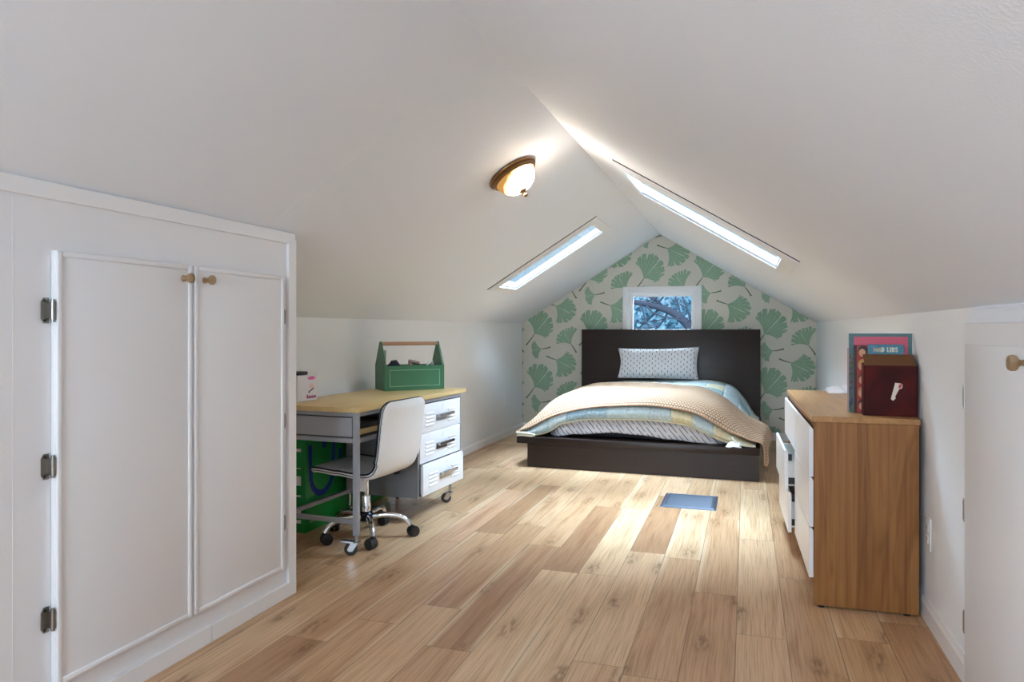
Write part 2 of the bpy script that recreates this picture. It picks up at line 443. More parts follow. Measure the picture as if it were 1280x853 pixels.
# far window
def casing(name, hole, yin, yout, sgn):
    w = .052; b = B()
    for lo, hi in (((hole[0] - w, hole[2] - w), (hole[0], hole[3] + w)), ((hole[1], hole[2] - w), (hole[1] + w, hole[3] + w)), ((hole[0], hole[3]), (hole[1], hole[3] + w)), ((hole[0], hole[2] - w), (hole[1], hole[2]))):
        ys = sorted((yin, yin - sgn * .016)); b.box((lo[0], ys[0], lo[1]), (hi[0], ys[1], hi[1]), .003)
    root = struct(b.build(name, M['trim'], smooth=40))
    j = B(); d = sorted((yin - sgn * .004, yout))
    for lo, hi in (((hole[0], hole[2]), (hole[0] + .012, hole[3])), ((hole[1] - .012, hole[2]), (hole[1], hole[3])), ((hole[0], hole[3] - .012), (hole[1], hole[3])), ((hole[0], hole[2]), (hole[1], hole[2] + .012))):
        j.box((lo[0], d[0], lo[1]), (hi[0], d[1], hi[1]), .001, 1)
    j.build('jamb', M['trim'], root)
    s = B(); h = (hole[0] + .014, hole[1] - .014, hole[2] + .014, hole[3] - .014); f = .036; y = sorted((yin + sgn * .03, yin + sgn * .065))
    for lo, hi in (((h[0], h[2]), (h[0] + f, h[3])), ((h[1] - f, h[2]), (h[1], h[3])), ((h[0] + f, h[3] - f), (h[1] - f, h[3])), ((h[0] + f, h[2]), (h[1] - f, h[2] + f + .04))):
        s.box((lo[0], y[0], lo[1]), (hi[0], y[1], hi[1]), .004)
    s.build('sash', M['trim'], root, smooth=40)
    y = sorted((yin + sgn * .045, yin + sgn * .05))
    B().box((h[0] + f - .003, y[0], h[2] + f), (h[1] - f + .003, y[1], h[3] - f + .003)).build('pane', M['glass'], root)
    return root
casing('window_1', GW, YB, YB + .12, 1)
casing('window_4', RW, YF, YF - .12, -1)  # unseen rear window, added to let more light into the room

def baseboard(name, pts, h=.082, t=.014):
    """profiled skirting along a segment; inward side to the left of the direction"""
    (x0, y0), (x1, y1) = pts; d = V((x1 - x0, y1 - y0, 0)); L = d.length; d.normalize(); n = V((-d.y, d.x, 0))
    prof = [(0, 0), (t, 0), (t, h * .72), (t * .72, h * .80), (t * .45, h * .93), (t * .4, h), (0, h)]
    b = B(); b.prism(prof, lambda p, s: tuple(V((x0, y0, 0)) + d * s + n * p[0] + V((0, 0, p[1]))), 0, L)
    return struct(b.build(name, M['trim']))
baseboard('baseboard_left', ((XL, YB), (XL, CY)), .07)
baseboard('baseboard_back', ((XR, YB), (XL, YB)), .076)
baseboard('baseboard_right', ((XR, 2.44), (XR, YB)), .085, .010)
baseboard('baseboard_front', ((XL, YF), (XR, YF)), .076)

# ------------------------------------------------------------------ built-in closet on the left
struct(B().prism([(CX, 0), (CX, cz(CX) + .03), (CX - .03, cz(CX - .03) + .03), (CX - .03, 0)], lambda p, y: (p[0], y, p[1]), YF, CY).build('wall_closet_left', M['door']))
struct(B().prism([(XL, 0), (CX, 0), (CX, cz(CX) + .02), (XL, ZK + .02)], lambda p, y: (p[0], y, p[1]), CY - .03, CY).build('wall_closet_end', M['door']))
zt = cz(CX)
struct(B().box((CX, YF, zt - .048), (CX + .012, CY, zt - .004), .002).build('trim_1', M['trim']))
struct(B().box((CX, CY - .045, .055), (CX + .014, CY + .004, zt - .03), .002).build('trim_2', M['trim']))
struct(B().box((CX, 2.046, 0), (CX + .013, CY + .006, .058), .002).build('baseboard_closet', M['trim']))
struct(B().box((CX, YF, 0), (CX + .0135, 2.043, .060), .002).build('baseboard_closet.001', M['trim']))
struct(B().box((CX, 1.343, .06), (CX + .0004, 1.346, zt - .05)).build('trim_3', M['door']))

def hinge(b_side, y, z, x):
    """cabinet hinge: plate on the face frame, knuckle, screws; b_side -1 plate towards -y"""
    b = B(); s = b_side
    pl = [(0, -.034), (s * .014, -.034), (s * .022, -.022), (s * .022, .022), (s * .014, .034), (0, .034)]
    b.prism(pl, lambda p, q: (x + q, y + p[0], z + p[1]), 0, .003)
    b.cyl((x + .017, y, z - .024), (x + .017, y, z + .024), .0065, n=12)
    b.cyl((x + .017, y, z - .030), (x + .017, y, z + .030), .0045, n=10)
    b.box((x + .003, min(y + s * .002, y + s * .007), z - .02), (x + .017, max(y + s * .002, y + s * .007), z + .02))
    for dz in (-.026, .026): b.cyl((x + .003, y + s * .013, z + dz), (x + .0045, y + s * .013, z + dz), .0035, n=8, mi=1)
    return b
def closet_door(idx, y0, y1, hinge_y, knob_y, hs, label=None):
    z0, z1 = .128, 1.292; x0, x1 = CX + .001, CX + .019
    b = B(); b.box((x0, y0, z0), (x1, y1, z1), .004, 3)
    root = struct(b.build('door_%d' % idx, M['door'], smooth=40))
    e = B(); r = .006; w = .018                                  # raised half-round edge bead
    for lo, hi in (((y0, z0), (y0 + w, z1)), ((y1 - w, z0), (y1, z1)), ((y0 + w, z1 - w), (y1 - w, z1)), ((y0 + w, z0), (y1 - w, z0 + w))):
        e.box((x1 - .003, lo[0] + .001, lo[1] + .001), (x1 + r, hi[0] - .001, hi[1] - .001), .0043, 3)
    e.build('edge_bead', M['door'], root, smooth=50)
    for z in (1.13, .716, .31): hinge(hs, hinge_y, z, CX + .0006).build('hinge', [M['nickel'], M['slot']], root, smooth=40)
    k = B(); k.lathe([(.011, 0), (.010, .006), (.0075, .012), (.0085, .018), (.0145, .024), (.0165, .029), (.0160, .034), (.012, .037), (0, .0375)], 20, M=Matrix.Translation((x1, knob_y, 1.247)) @ Matrix.Rotation(PI / 2, 4, 'Y'))
    k.build('knob', M['knob_wood'], root, smooth=50)
closet_door(1, 1.447, 1.942, 1.441, 1.905, -1)
closet_door(2, 1.950, 2.440, 2.446, 2.003, 1)

# ------------------------------------------------------------------ built-in closet on the right
FX = .612
struct(B().box((FX, YF, 0), (XR, 2.428, 1.098), .004).build('wall_closet_right', M['door']))
struct(B().prism([(FX + .002, 1.098), (FX + .006, 1.125), (FX + .014, 1.136), (XR, 1.142), (XR, 1.098)], lambda p, y: (p[0], y, p[1]), YF, 2.424).build('trim_4', M['ceil']))
def flush_door(idx, y0, y1, hy, ky):
    root = struct(B().box((FX - .004, y0, .03), (FX, y1, 1.037), .0025, 2).build('door_%d' % idx, M['door'], smooth=40))
    for z in (.882, .551, .224):
        h = B(); h.cyl((FX - .003, hy, z - .028), (FX - .003, hy, z + .028), .0042, n=12); h.cyl((FX - .003, hy, z - .034), (FX - .003, hy, z + .034), .0028, n=8)
        h.build('hinge', M['nickel'], root, smooth=40)
    k = B(); k.lathe([(.010, 0), (.0085, .006), (.0065, .014), (.009, .020), (.0165, .024), (.0185, .028), (.0185, .036), (.016, .040), (0, .0405)], 20, M=Matrix.Translation((FX - .004, ky, 1.004)) @ Matrix.Rotation(-PI / 2, 4, 'Y'))
    k.build('knob', M['knob_wood'], root, smooth=50)
flush_door(3, 1.868, 2.410, 2.414, 1.905)
flush_door(4, 1.32, 1.862, 1.316, 1.74)

# ------------------------------------------------------------------ outlets, floor vent
def outlet(loc, rz, label):
    t = thing('wall_outlet', label, 'outlet', loc, rz)
    B().box((-.036, 0, -.058), (.036, .005, .058), .002, 2).build('cover_plate', M['plate'], t, smooth=40)
    for s in (-1, 1):
        r = B(); r.box((-.016, .004, s * .021 - .014), (.016, .0075, s * .021 + .014), .003, 2).build('receptacle', M['plate'], t, smooth=40)
        q = B()
        for dx in (-.006, .006): q.box((dx - .0012, .0074, s * .021 - .002), (dx + .0012, .0079, s * .021 + .007))
        q.cyl((0, .0074, s * .021 - .008), (0, .0079, s * .021 - .008), .0022, n=8).build('slots', M['slot'], t.children[-1])
    return t
outlet((XL, 6.855, .373), -PI / 2, 'white wall outlet low on the left wall between desk and bed')
outlet((XR, 2.985, .332), PI / 2, 'white wall outlet on the right wall beside the dresser')
vt = thing('floor_vent', 'blue-grey rectangular register cover lying on the floor before the bed', 'vent', (-.332, 4.632, 0), 0)
vm = plain('blue_grey_metal', (76, 84, 98), .36, .3, nscale=40, nstr=.06)
B().box((-.165, -.19, 0), (.165, .19, .004), .0015, 1).build('flange', vm, vt)
b = B()
for k in range(15): b.box((-.135, -.155 + k * .0208, .0035), (.135, -.155 + k * .0208 + .0165, .0062), .001, 1)
b.build('louver_grille', vm, vt)
b = B()
for lo, hi in (((-.15, -.175), (.15, -.163)), ((-.15, .163), (.15, .175)), ((-.15, -.163), (-.138, .163)), ((.138, -.163), (.15, .163))): b.box((*lo, .0035), (*hi, .0075), .001, 1)
b.build('raised_rim', plain('pale_blue_metal', (98, 106, 120), .3, .4), vt)

# ------------------------------------------------------------------ ceiling lamp
m_, k_ = slope('L')
lp = V((-1.12, 3.45, cz(-1.12)))
ml = m_.copy(); ml.translation = lp
lamp = thing('ceiling_lamp', 'flush bronze ceiling lamp with glowing amber glass bowl on the slope above the desk', 'lamp', lp)
mr = ml.copy(); mr.translation = (0, 0, 0)
lamp.rotation_euler = mr.to_euler()
B().lathe([(.128, 0), (.132, .005), (.130, .012), (.122, .016), (.124, .022), (.117, .029), (.113, .034), (.105, .032), (.105, 0)], 48).build('base_ring', M['bronze'], lamp, smooth=35)
t = NT('lit_alabaster_glass'); z = t.sep(t.obj())[2]; xx = t.sep(t.obj())[0]
nz = t.noise(t.obj(), 18, 3., .5, 1.5)
f = t.step(t.math('ADD', t.math('ADD', z, t.math('MULTIPLY', nz, .02)), t.math('MULTIPLY', xx, -.40)), .045, .13)
em = t.node('Emission', {'Color': t.mix(f, (222, 164, 92), (255, 246, 232)), 'Strength': t.math('ADD', .38, t.math('MULTIPLY', f, 35.))})
t.t.links.new(em.outputs[0], t.out.inputs[0]); M['lamp_glass'] = t.m
B().lathe([(.106, .028), (.104, .042), (.096, .062), (.080, .084), (.056, .101), (.028, .110), (0, .112)], 48).build('glass_bowl', M['lamp_glass'], lamp, smooth=60)
B().lathe([(0, .108), (.024, .109), (.022, .113), (.013, .119), (.007, .124), (.006, .130), (.010, .135), (.011, .140), (.007, .146), (0, .148)], 24).build('finial', M['bronze'], lamp, smooth=50)

# ------------------------------------------------------------------ desk
DROT = math.radians(90 - 2.7)
DO = V((-1.757, 3.03, 0))
def dw(x, y, z=0.):                     # desk-local to world
    return Matrix.Rotation(DROT, 4, 'Z') @ V((x, y, z)) + DO
desk = thing('desk', 'steel-framed desk on casters with pale wood top and three white locker drawers', 'desk', DO, DROT)
B().box((-.012, -.012, .683), (1.232, .515, .707), .002, 2).build('desktop', M['desk_top'], desk, smooth=40)
T = .026
for x, y in ((0, 0), (0, .474)): B().box((x, y, .094), (x + T, y + T, .683), .002, 1).build('leg', M['grey_steel'], desk)
B().box((.578, .42, .14), (.604, .446, .683), .002, 1).build('leg', M['grey_steel'], desk)
fr = B()
for lo, hi in (((T, 0, .662), (1.17, .02, .683)), ((0, T, .662), (T, .474, .683)), ((T, .48, .662), (1.17, .50, .683)), ((0, T, .536), (T, .474, .558)), ((T, 0, .536), (.605, .022, .556)), ((T, .478, .536), (.605, .5, .556))):
    fr.box(lo, hi, .0015, 1)
fr.build('rail', M['grey_steel'], desk)
B().box((.006, T + .008, .564), (.020, .466, .656), .001, 1).build('end_panel', M['panel_grey'], desk)
B().box((.021, T - .01, .558), (.60, .478, .566)).build('shelf', plain('dark_shelf', (46, 44, 44), .6), desk)
B().box((.021, .468, .566), (.604, .478, .662)).build('rear_panel', M['panel_grey'], desk)
B().box((0, T, .148), (.022, .474, .170), .002, 1).build('foot_rail', M['grey_steel'], desk)
B().box((.022, .416, .148), (.580, .438, .168), .002, 1).build('foot_rail', M['grey_steel'], desk)
ped = B()                                # pedestal carcass
ped.box((.605, .018, .137), (.619, .455, .683), .001, 1); ped.box((1.156, .018, .137), (1.170, .455, .683), .001, 1)
ped.box((.619, .018, .137), (1.156, .455, .152)); ped.box((.619, .445, .152), (1.156, .455, .662))
ped.box((.605, 0, .137), (.621, .018, .662)); ped.box((1.155, 0, .137), (1.170, .018, .662)); ped.box((.621, 0, .137), (1.155, .018, .147))
ped.build('pedestal', plain('mid_grey_steel', (124, 125, 129), .42), desk)
def locker_drawer(z0, z1, out):
    root = B().box((.623, -.004 - out, z0), (1.153, .012 - out, z1), .002, 2).build('drawer', M['white_steel'], desk, smooth=40)
    if out: B().box((.635, .012 - out, z0 + .01), (1.141, .40, z1 - .02), .001, 1).build('drawer_box', M['grey_steel'], root)
    zc = (z0 + z1) / 2 - .008; lv = B()
    for x0, x1 in ((.686, .792), (.980, 1.080)):
        for k in range(4):
            z = zc + .033 - k * .0215
            lv.prism([(0, .006), (-.007, -.001), (-.007, -.003), (0, -.001)], lambda p, q: (q, -.004 - out + p[0], z + p[1]), x0, x1)
    lv.box((.913, -.0052 - out, zc + .04), (.917, -.003 - out, zc + .077))
    lv.build('louvers', M['white_steel'], root)
    h = B(); y = -.004 - out
    h.box((.822, y - .003, zc - .020), (.965, y, zc + .016), .001, 1)
    for x in (.832, .99): h.box((x, y - .022, zc + .006), (x + .010, y, zc + .018), .001, 1)
    h.box((.818, y - .030, zc + .004), (1.016, y - .020, zc + .022), .002, 1)
    h.build('handle', M['steel'], root)
locker_drawer(.494, .655, 0.); locker_drawer(.326, .4915, 0.); locker_drawer(.150, .3235, .022)
def caster(x, y, ztop, ang, parent, brake=False, r=.031):
    Q = Matrix.Translation((x, y, 0)) @ Matrix.Rotation(ang, 4, 'Z'); b = B()
    b.cyl((0, 0, .066), (0, 0, ztop), .009, n=12, M=Q); b.lathe([(.021, .062), (.021, .067), (.015, .070), (0, .070)], 20, M=Q)
    for s in (-1, 1):
        b.prism([(-.012, .064), (.024, .064), (.042, .030), (.034, .020), (.016, .022)], lambda p, q: (p[0], q, p[1]), s * .013 - .0012, s * .013 + .0012, M=Q)
    if brake:
        b.prism([(.012, .068), (.066, .074), (.076, .070), (.066, .066), (.012, .060)], lambda p, q: (p[0], q, p[1]), -.017, .017, M=Q)
    c = b.build('caster', M['steel'], parent, smooth=40)
    w = B(); MQ = Q @ Matrix.Translation((.026, 0, r)) @ Matrix.Rotation(PI / 2, 4, 'X')
    w.lathe([(.008, -.011), (r - .004, -.0105), (r, -.007), (r, .007), (r - .004, .0105), (.008, .011)], 24, M=MQ)
    w.build('wheel', M['rubber'], c, smooth=40)
caster(.013, .013, .094, math.radians(112), desk, True)
caster(.013, .487, .094, math.radians(200), desk)
caster(1.125, .05, .137, math.radians(125), desk)
caster(1.125, .42, .137, math.radians(200), desk)
caster(.591, .433, .14, math.radians(190), desk)

# things on the shelf under the desktop
o = thing('notebook_tray', 'pale wooden tray lying on the shelf under the desktop', 'tray', dw(.06, .03, .5668), DROT)
b = B(); b.box((0, 0, 0), (.30, .26, .004)); b.box((0, 0, 0), (.008, .26, .026)); b.box((.292, 0, 0), (.30, .26, .026)); b.box((.008, 0, 0), (.292, .007, .026)); b.box((.008, .253, 0), (.292, .26, .026))
b.build('tray_body', M['desk_top'], o)
B().box((.012, .012, .004), (.05, .20, .022), .002).build('divider', M['paper'], o)
o = thing('laptop', 'closed dark laptop lying on the wooden tray under the desktop', 'laptop', dw(.055, .035, .594), DROT + .03)
B().box((0, 0, 0), (.31, .22, .009), .002).build('base', M['black'], o, smooth=40)
B().box((0, 0, .010), (.31, .22, .018), .003).build('lid', plain('dark_grey_metal', (72, 76, 86), .3, .6), o, smooth=40)
o = thing('leather_folder', 'dark brown folder on top of the tray under the desktop', 'folder', dw(.40, .06, .5668), DROT)
B().box((0, 0, 0), (.17, .24, .02), .003).build('folder', plain('brown_leather', (92, 52, 30), .5), o)

# ------------------------------------------------------------------ green carton behind the desk
GX0, GX1, GY0, GY1 = -2.284, -2.212, 3.285, 4.22
gm = NT('glossy_green'); gm = gm.bsdf(gm.mix(gm.step(gm.noise(gm.obj(), 3., 2.), .3, .7), (10, 124, 48), (18, 142, 58)), .3)
car = thing('green_carton', 'tall flat green carton with blue lettering standing under the desk against the wall', 'carton', ((GX0 + GX1) / 2, (GY0 + GY1) / 2, 0))
hx, hy = (GX1 - GX0) / 2, (GY1 - GY0) / 2
B().box((-hx, -hy, 0), (hx, hy, .53), .006, 3).build('box', gm, car, smooth=40)
blue = plain('blue_ink', (24, 44, 140), .35)
def strokes(lines, name, mat, parent, w=.012):
    b = B()
    for ln in lines:
        pts = [V(p) for p in ln]
        for a, c in zip(pts, pts[1:]):
            d = (c - a); n = V((0, -d.z, d.y)).normalized() * w
            b.add([tuple(a + n), tuple(a - n), tuple(c - n), tuple(c + n)], [(0, 1, 2, 3)])
    return b.build(name, mat, parent)
X_ = hx + .0008
U_ = [(X_, -.465 + .15 + .11 * math.cos(PI + PI * k / 10), .30 + .115 * math.sin(PI + PI * k / 10)) for k in range(11)]
U_ = [(X_, -.43, .46), (X_, -.427, .36)] + U_[1:-1] + [(X_, -.203, .36), (X_, -.195, .45)]
strokes([U_, [(X_, -.13, .24), (X_, -.13, .40)], [(X_, -.02, .22), (X_, -.02, .44)], [(X_, .1, .22), (X_, .1, .44)]], 'lettering', blue, car, .017)
strokes([[(X_, -.13, .43), (X_, -.13, .46)], [(X_, -.30, .43), (X_, -.29, .46)]], 'lettering', blue, car, .017)
pl = B()
for z, h in ((.50, .012), (.43, .016), (.34, .004), (.25, .05), (.19, .01), (.10, .016), (.05, .018)):
    pl.box((hx - .062, -hy - .0012, z), (hx - .030, -hy - .0002, z + h))
for y in (0, .02): pl.tube([(X_ - .001, -hy + .05 + y + .008 * math.cos(a), .055 + .008 * math.sin(a)) for a in (1, 2, 3.1, 4.2, 5.2)], .0016, 4)
pl.build('printed_label', M['paper'], car)

# ------------------------------------------------------------------ toy box at the left of the desktop
tb = thing('toy_box', 'small white and pink toy carton at the near end of the desktop', 'box', (-2.205, 3.245, .7075), math.radians(-8))
B().box((-.035, -.075, 0), (.035, .075, .134), .002).build('carton', plain('white_card', (224, 222, 226), .4), tb)
pk = plain('pink_print', (226, 110, 176), .4); mg = plain('magenta_print', (150, 40, 104), .4)
b = B(); b.lathe([(.028, 0), (.028, .001), (0, .001)], 24, M=Matrix.Translation((.0352, .028, .118)) @ Matrix.Rotation(PI / 2, 4, 'Y') @ Matrix.Diagonal((.35, 1, 1, 1)))
b.build('pink_logo', pk, tb)
b = B(); y = -.02
for k in range(6): b.box((.035, -.008 + k * .012, .012), (.0362, .001 + k * .012, .026 + (.006 if k == 0 else 0)), .0003, 1)
b.build('magenta_lettering', mg, tb)
b = B(); b.cyl((.035, .03, .075), (.0362, .03, .075), .014, n=14); b.build('doll_face_print', plain('peach_print', (232, 196, 184), .5), tb)
b = B(); b.tube([(.0355, .014, .05), (.0355, .03, .056), (.0355, .044, .066)], .003, 5); b.cyl((.035, .010, .045), (.0362, .010, .045), .005, n=8); b.build('dark_print', M['slot'], tb)
bb = thing('black_case', 'small black case lying across the top of the toy carton', 'case', (-2.222, 3.225, .842), math.radians(-8))
B().box((-.03, -.06, 0), (.03, .045, .018), .004, 2).build('shell', M['black'], bb, smooth=40)
B().box((-.031, -.061, .008), (.031, .046, .011), .001, 1).build('seam', M['slot'], bb)

# ------------------------------------------------------------------ green tool tote on the desktop
A0, A1 = V((-2.066, 3.886, 0)), V((-1.798, 4.164, 0))
ta = math.atan2(A1.y - A0.y, A1.x - A0.x); TL = (A1 - A0).length; TD = .19
tote = thing('tool_tote', 'open green wooden tool tote with a dowel handle standing on the desk', 'tool tote', (A0.x, A0.y, .7075), ta)
w = .010
for x in (0, TL - w):
    B().prism([(0, 0), (TD, 0), (TD, .150), (TD / 2 + .016, .288), (TD / 2 + .008, .297), (TD / 2 - .008, .297), (TD / 2 - .016, .288), (0, .150)], lambda p, q: (q, p[0], p[1]), x, x + w).build('end_panel', M['tote_green'], tote)
fp = B().box((w, 0, 0), (TL - w, w, .150), .001, 1).build('front_panel', M['tote_green'], tote)
b = B()
for lo, hi in (((.03, .024), (TL - .03, .028)), ((.03, .122), (TL - .03, .126)), ((.03, .024), (.034, .126)), ((TL - .034, .024), (TL - .03, .126))): b.box((lo[0], -.003, lo[1]), (hi[0], .001, hi[1]), .0008, 1)
b.build('panel_moulding', M['tote_rim'], fp)
B().box((w, TD - w, 0), (TL - w, TD, .150), .001, 1).build('back_panel', M['tote_green'], tote)
B().box((w, w, 0), (TL - w, TD - w, .010)).build('bottom_panel', M['tote_green'], tote)
B().cyl((w, TD / 2, .284), (TL - w, TD / 2, .284), .0115, n=16).build('handle', M['dowel'], tote, smooth=40)
TM = Matrix.Translation(tote.location) @ Matrix.Rotation(ta, 4, 'Z')
def in_tote(x, y, z): return TM @ V((x, y, z))
o = thing('rolled_cloth', 'dark navy cloth bundle poking out of the green tote', 'cloth', in_tote(.092, .095, .0102), ta)
P = []
for i in range(9):
    f = i / 8; P.append([((.06 * math.sin(PI * min(max(f, .03), .97)) ** .6) * math.cos(2 * PI * k / 16) * (1 + .1 * math.sin(k * 2 + i)), .055 * math.sin(PI * min(max(f, .03), .97)) ** .6 * math.sin(2 * PI * k / 16), f * (.166 + .008 * math.sin(k * 1.3))) for k in range(16)])
b = B(); b.grid(P, wrap=True); b.add([P[0][k] for k in range(16)], [tuple(range(16))]); b.add([P[-1][k] for k in range(16)], [tuple(range(16))])
b.build('bundle', M['navy'], o, smooth=60)
o = thing('wooden_mallet', 'wood-handled tool lying in the green tote beside the navy cloth', 'tool', in_tote(.175, .055, .0102), ta)
b = B(); b.cyl((.0, 0, .012), (.010, .01, .155), .010, .012, n=12); b.build('handle', M['tool_wood'], o, smooth=40)
b = B(); b.cyl((.0, .01, .164), (.07, .01, .150), .013, .010, n=12, bev=.003); b.build('head', plain('dull_brown_metal', (120, 98, 92), .4, .5), o, smooth=40)
o = thing('white_leaflet', 'white folded leaflet standing at the near end inside the green tote', 'leaflet', in_tote(.02, .055, .0102), ta)
B().prism([(0, 0), (.004, 0), (.010, .232), (.006, .235)], lambda p, q: (p[0], q, p[1]), 0, .035).build('sheet', M['paper'], o)
o = thing('paper_scraps', 'crumpled white paper at the far end inside the green tote', 'paper', in_tote(TL - .10, .06, .0102), ta)
b = B(); b.grid([[(i * .014, .03 * math.sin(j * 1.3 + i) * .5 + j * .01, (.118 + .018 * i + .012 * math.sin(j * 2 + i * 1.7)) if 0 < i < 4 else .01 + .11 * (i == 4)) for j in range(5)] for i in range(5)])
so = b.build('sheet', M['paper'], o); so.modifiers.new('thickness', 'SOLIDIFY').thickness = .002

# ------------------------------------------------------------------ office chair
CC = V((-1.878, 3.328, 0)); CR = math.radians(176)     # local +x = forward (towards the wall)
chair = thing('office_chair', 'white armless swivel chair with black piping on a five-star chrome base', 'chair', CC, CR)
wl = plain('white_leatherette', (232, 232, 232), .42, nscale=60, nstr=.04)
pip = plain('black_piping', (22, 22, 24), .5)
side = [(.224, .352), (.204, .365), (.16, .372), (.08, .366), (0, .358), (-.08, .352), (-.135, .356), (-.172, .380), (-.192, .425), (-.204, .49), (-.212, .56), (-.220, .63), (-.231, .690), (-.236, .724)]
N_ = 56; path = [catmull(side, i / (N_ - 1) * (len(side) - 1)) for i in range(N_)]
acc = [0.]
for i in range(1, N_): acc.append(acc[-1] + math.hypot(path[i][0] - path[i - 1][0], path[i][1] - path[i - 1][1]))
rings = []; edges = {k: ([], []) for k in ('mid', 'out')}
for i, (x, z) in enumerate(path):
    a, c = path[max(i - 1, 0)], path[min(i + 1, N_ - 1)]; dx, dz = c[0] - a[0], c[1] - a[1]; L = math.hypot(dx, dz); nx, nz_ = dz / L, -dx / L
    if nx * 0 + nz_ * 1 < 0 and i < 8: pass
    d = min(acc[i], acc[-1] - acc[i]); r = .075 if acc[i] < .3 else .055
    hw = .202 - (.012 if .25 < acc[i] / acc[-1] < .6 else 0) - (r - math.sqrt(max(r * r - (r - min(d, r)) ** 2, 0)))
    ht = .017 * (.35 + .65 * min(1, d / .03)); ring = []
    for k in range(28):
        t = 2 * PI * k / 28; cx = math.copysign(abs(math.cos(t)) ** .22, math.cos(t)); sy = math.copysign(abs(math.sin(t)) ** .55, math.sin(t))
        y = hw * cx; n_ = ht * sy * (1.15 - .25 * abs(cx) ** 3)
        ring.append((x + nx * n_, y, z + nz_ * n_))
    rings.append(ring)
    for kk, q in (('mid', 0.), ('out', 1.)):
        for s, lst in ((-1, edges[kk][0]), (1, edges[kk][1])): lst.append((x + nx * ht * q * .82, s * (hw + .001), z + nz_ * ht * q * .82))
b = B(); b.grid(rings, wrap=True)
b.add(rings[0], [tuple(range(28))]); b.add(rings[-1], [tuple(range(28))])
shell = b.build('seat_shell', wl, chair, smooth=70)
EDGE_SIGN = 1
b = B()
for kk, rr in (('mid', .0022), ('out', .0042)):
    b.tube(edges[kk][0] + edges[kk][1][::-1], rr, 6, closed=True)
b.build('piping', pip, shell, smooth=60)
b = B(); b.box((-.09, -.075, .322), (.09, .075, .338), .004); b.cyl((0, 0, .30), (0, 0, .325), .03, n=20); b.build('seat_bracket', M['black'], chair, smooth=40)
b = B(); b.tube([(-.05, -.06, .322), (-.06, -.13, .318), (-.075, -.165, .312)], .0045, 8); b.box((-.098, -.185, .302), (-.066, -.155, .318), .005); b.build('lever', M['black'], chair, smooth=40)
b = B(); b.lathe([(.0145, .19), (.0145, .31)], 20); b.lathe([(.024, .10), (.024, .215), (.022, .219), (.0145, .22)], 24); b.build('gas_column', M['chrome'], chair, smooth=40)
b = B(); b.box((-.018, .0255, .242), (.018, .0275, .328)); b.add([(-.02, .0285, .245), (.02, .0285, .242), (.02, .029, .33), (-.02, .029, .332)], [(0, 1, 2, 3)]); b.build('paper_tag', M['paper'], chair)
b = B(); b.lathe([(.034, .088), (.040, .096), (.040, .122), (.030, .134), (.025, .136)], 28); b.build('hub', plain('dark_chrome', (70, 76, 90), .12, 1.), chair, smooth=40)
for k in range(5):
    a = math.radians(20 + 72 * k) - CR; Q = Matrix.Rotation(a, 4, 'Z')
    b = B(); pp = [catmull([(.03, 0, .108), (.09, 0, .116), (.15, 0, .113), (.20, 0, .094), (.229, 0, .060)], i / 14 * 4) for i in range(15)]
    b.tube(pp, [.0165 - .004 * i / 14 for i in range(15)], 12, M=Q); arm = b.build('base_leg', M['chrome'], chair, smooth=60)
    ca = B(); sw = Q @ Matrix.Translation((.232, 0, 0)) @ Matrix.Rotation(math.radians(35 + 47 * k), 4, 'Z')
    for s in (-1, 1): ca.lathe([(.006, -.008), (.024, -.009), (.028, -.006), (.028, .007), (.023, .0095), (.006, .0085)], 20, M=sw @ Matrix.Translation((.014, s * .0135, .028)) @ Matrix.Rotation(PI / 2, 4, 'X'))
    ca.prism([(-.014 + .03 * math.cos(q), .026 + .029 * math.sin(q)) for q in [PI * j / 10 for j in range(11)]], lambda p, q: (p[0] + .028, q, p[1]), -.012, .012, M=sw)
    ca.cyl((0, 0, .035), (0, 0, .064), .007, n=10, M=sw); ca.build('caster', M['black'], chair, smooth=40)

# ------------------------------------------------------------------ bed
BR = math.radians(-1.3); BO = V((-.772, 5.3935, 0))
BM = Matrix.Translation(BO) @ Matrix.Rotation(BR, 4, 'Z')
bed = thing('platform_bed', 'low dark brown platform bed with a tall plain headboard', 'bed', BO, BR)
B().box((-.948, 0, .184), (.868, 1.92, .236), .004, 2).build('platform', M['espresso'], bed, smooth=40)
B().box((-.862, .012, 0), (.862, .034, .184), .002, 1).build('front_panel', M['espresso'], bed)
for x in (-.862, .840): B().box((x, .034, 0), (x + .022, 1.90, .184), .002, 1).build('side_panel', M['espresso'], bed)
B().box((-.893, 1.925, 0), (.863, 1.975, 1.08), .003, 2).build('headboard', M['espresso'], bed, smooth=40)
# mattress
t = NT('charcoal_ticking'); u = t.obj(); v = t.vor(u, 130., 'Distance')
mm = t.bsdf(t.mix(t.step(v, .35, .2), (62, 62, 68), (112, 112, 118)), .9)
mat_o = tag(B().box((-.685, .115, .2375), (.605, 1.90, .440), .08, 6).build('mattress', mm, smooth=60), 'mattress with dark grey side band, mostly hidden under sheet and quilt', 'mattress')
mat_o.location = BO; mat_o.rotation_euler = (0, 0, BR)
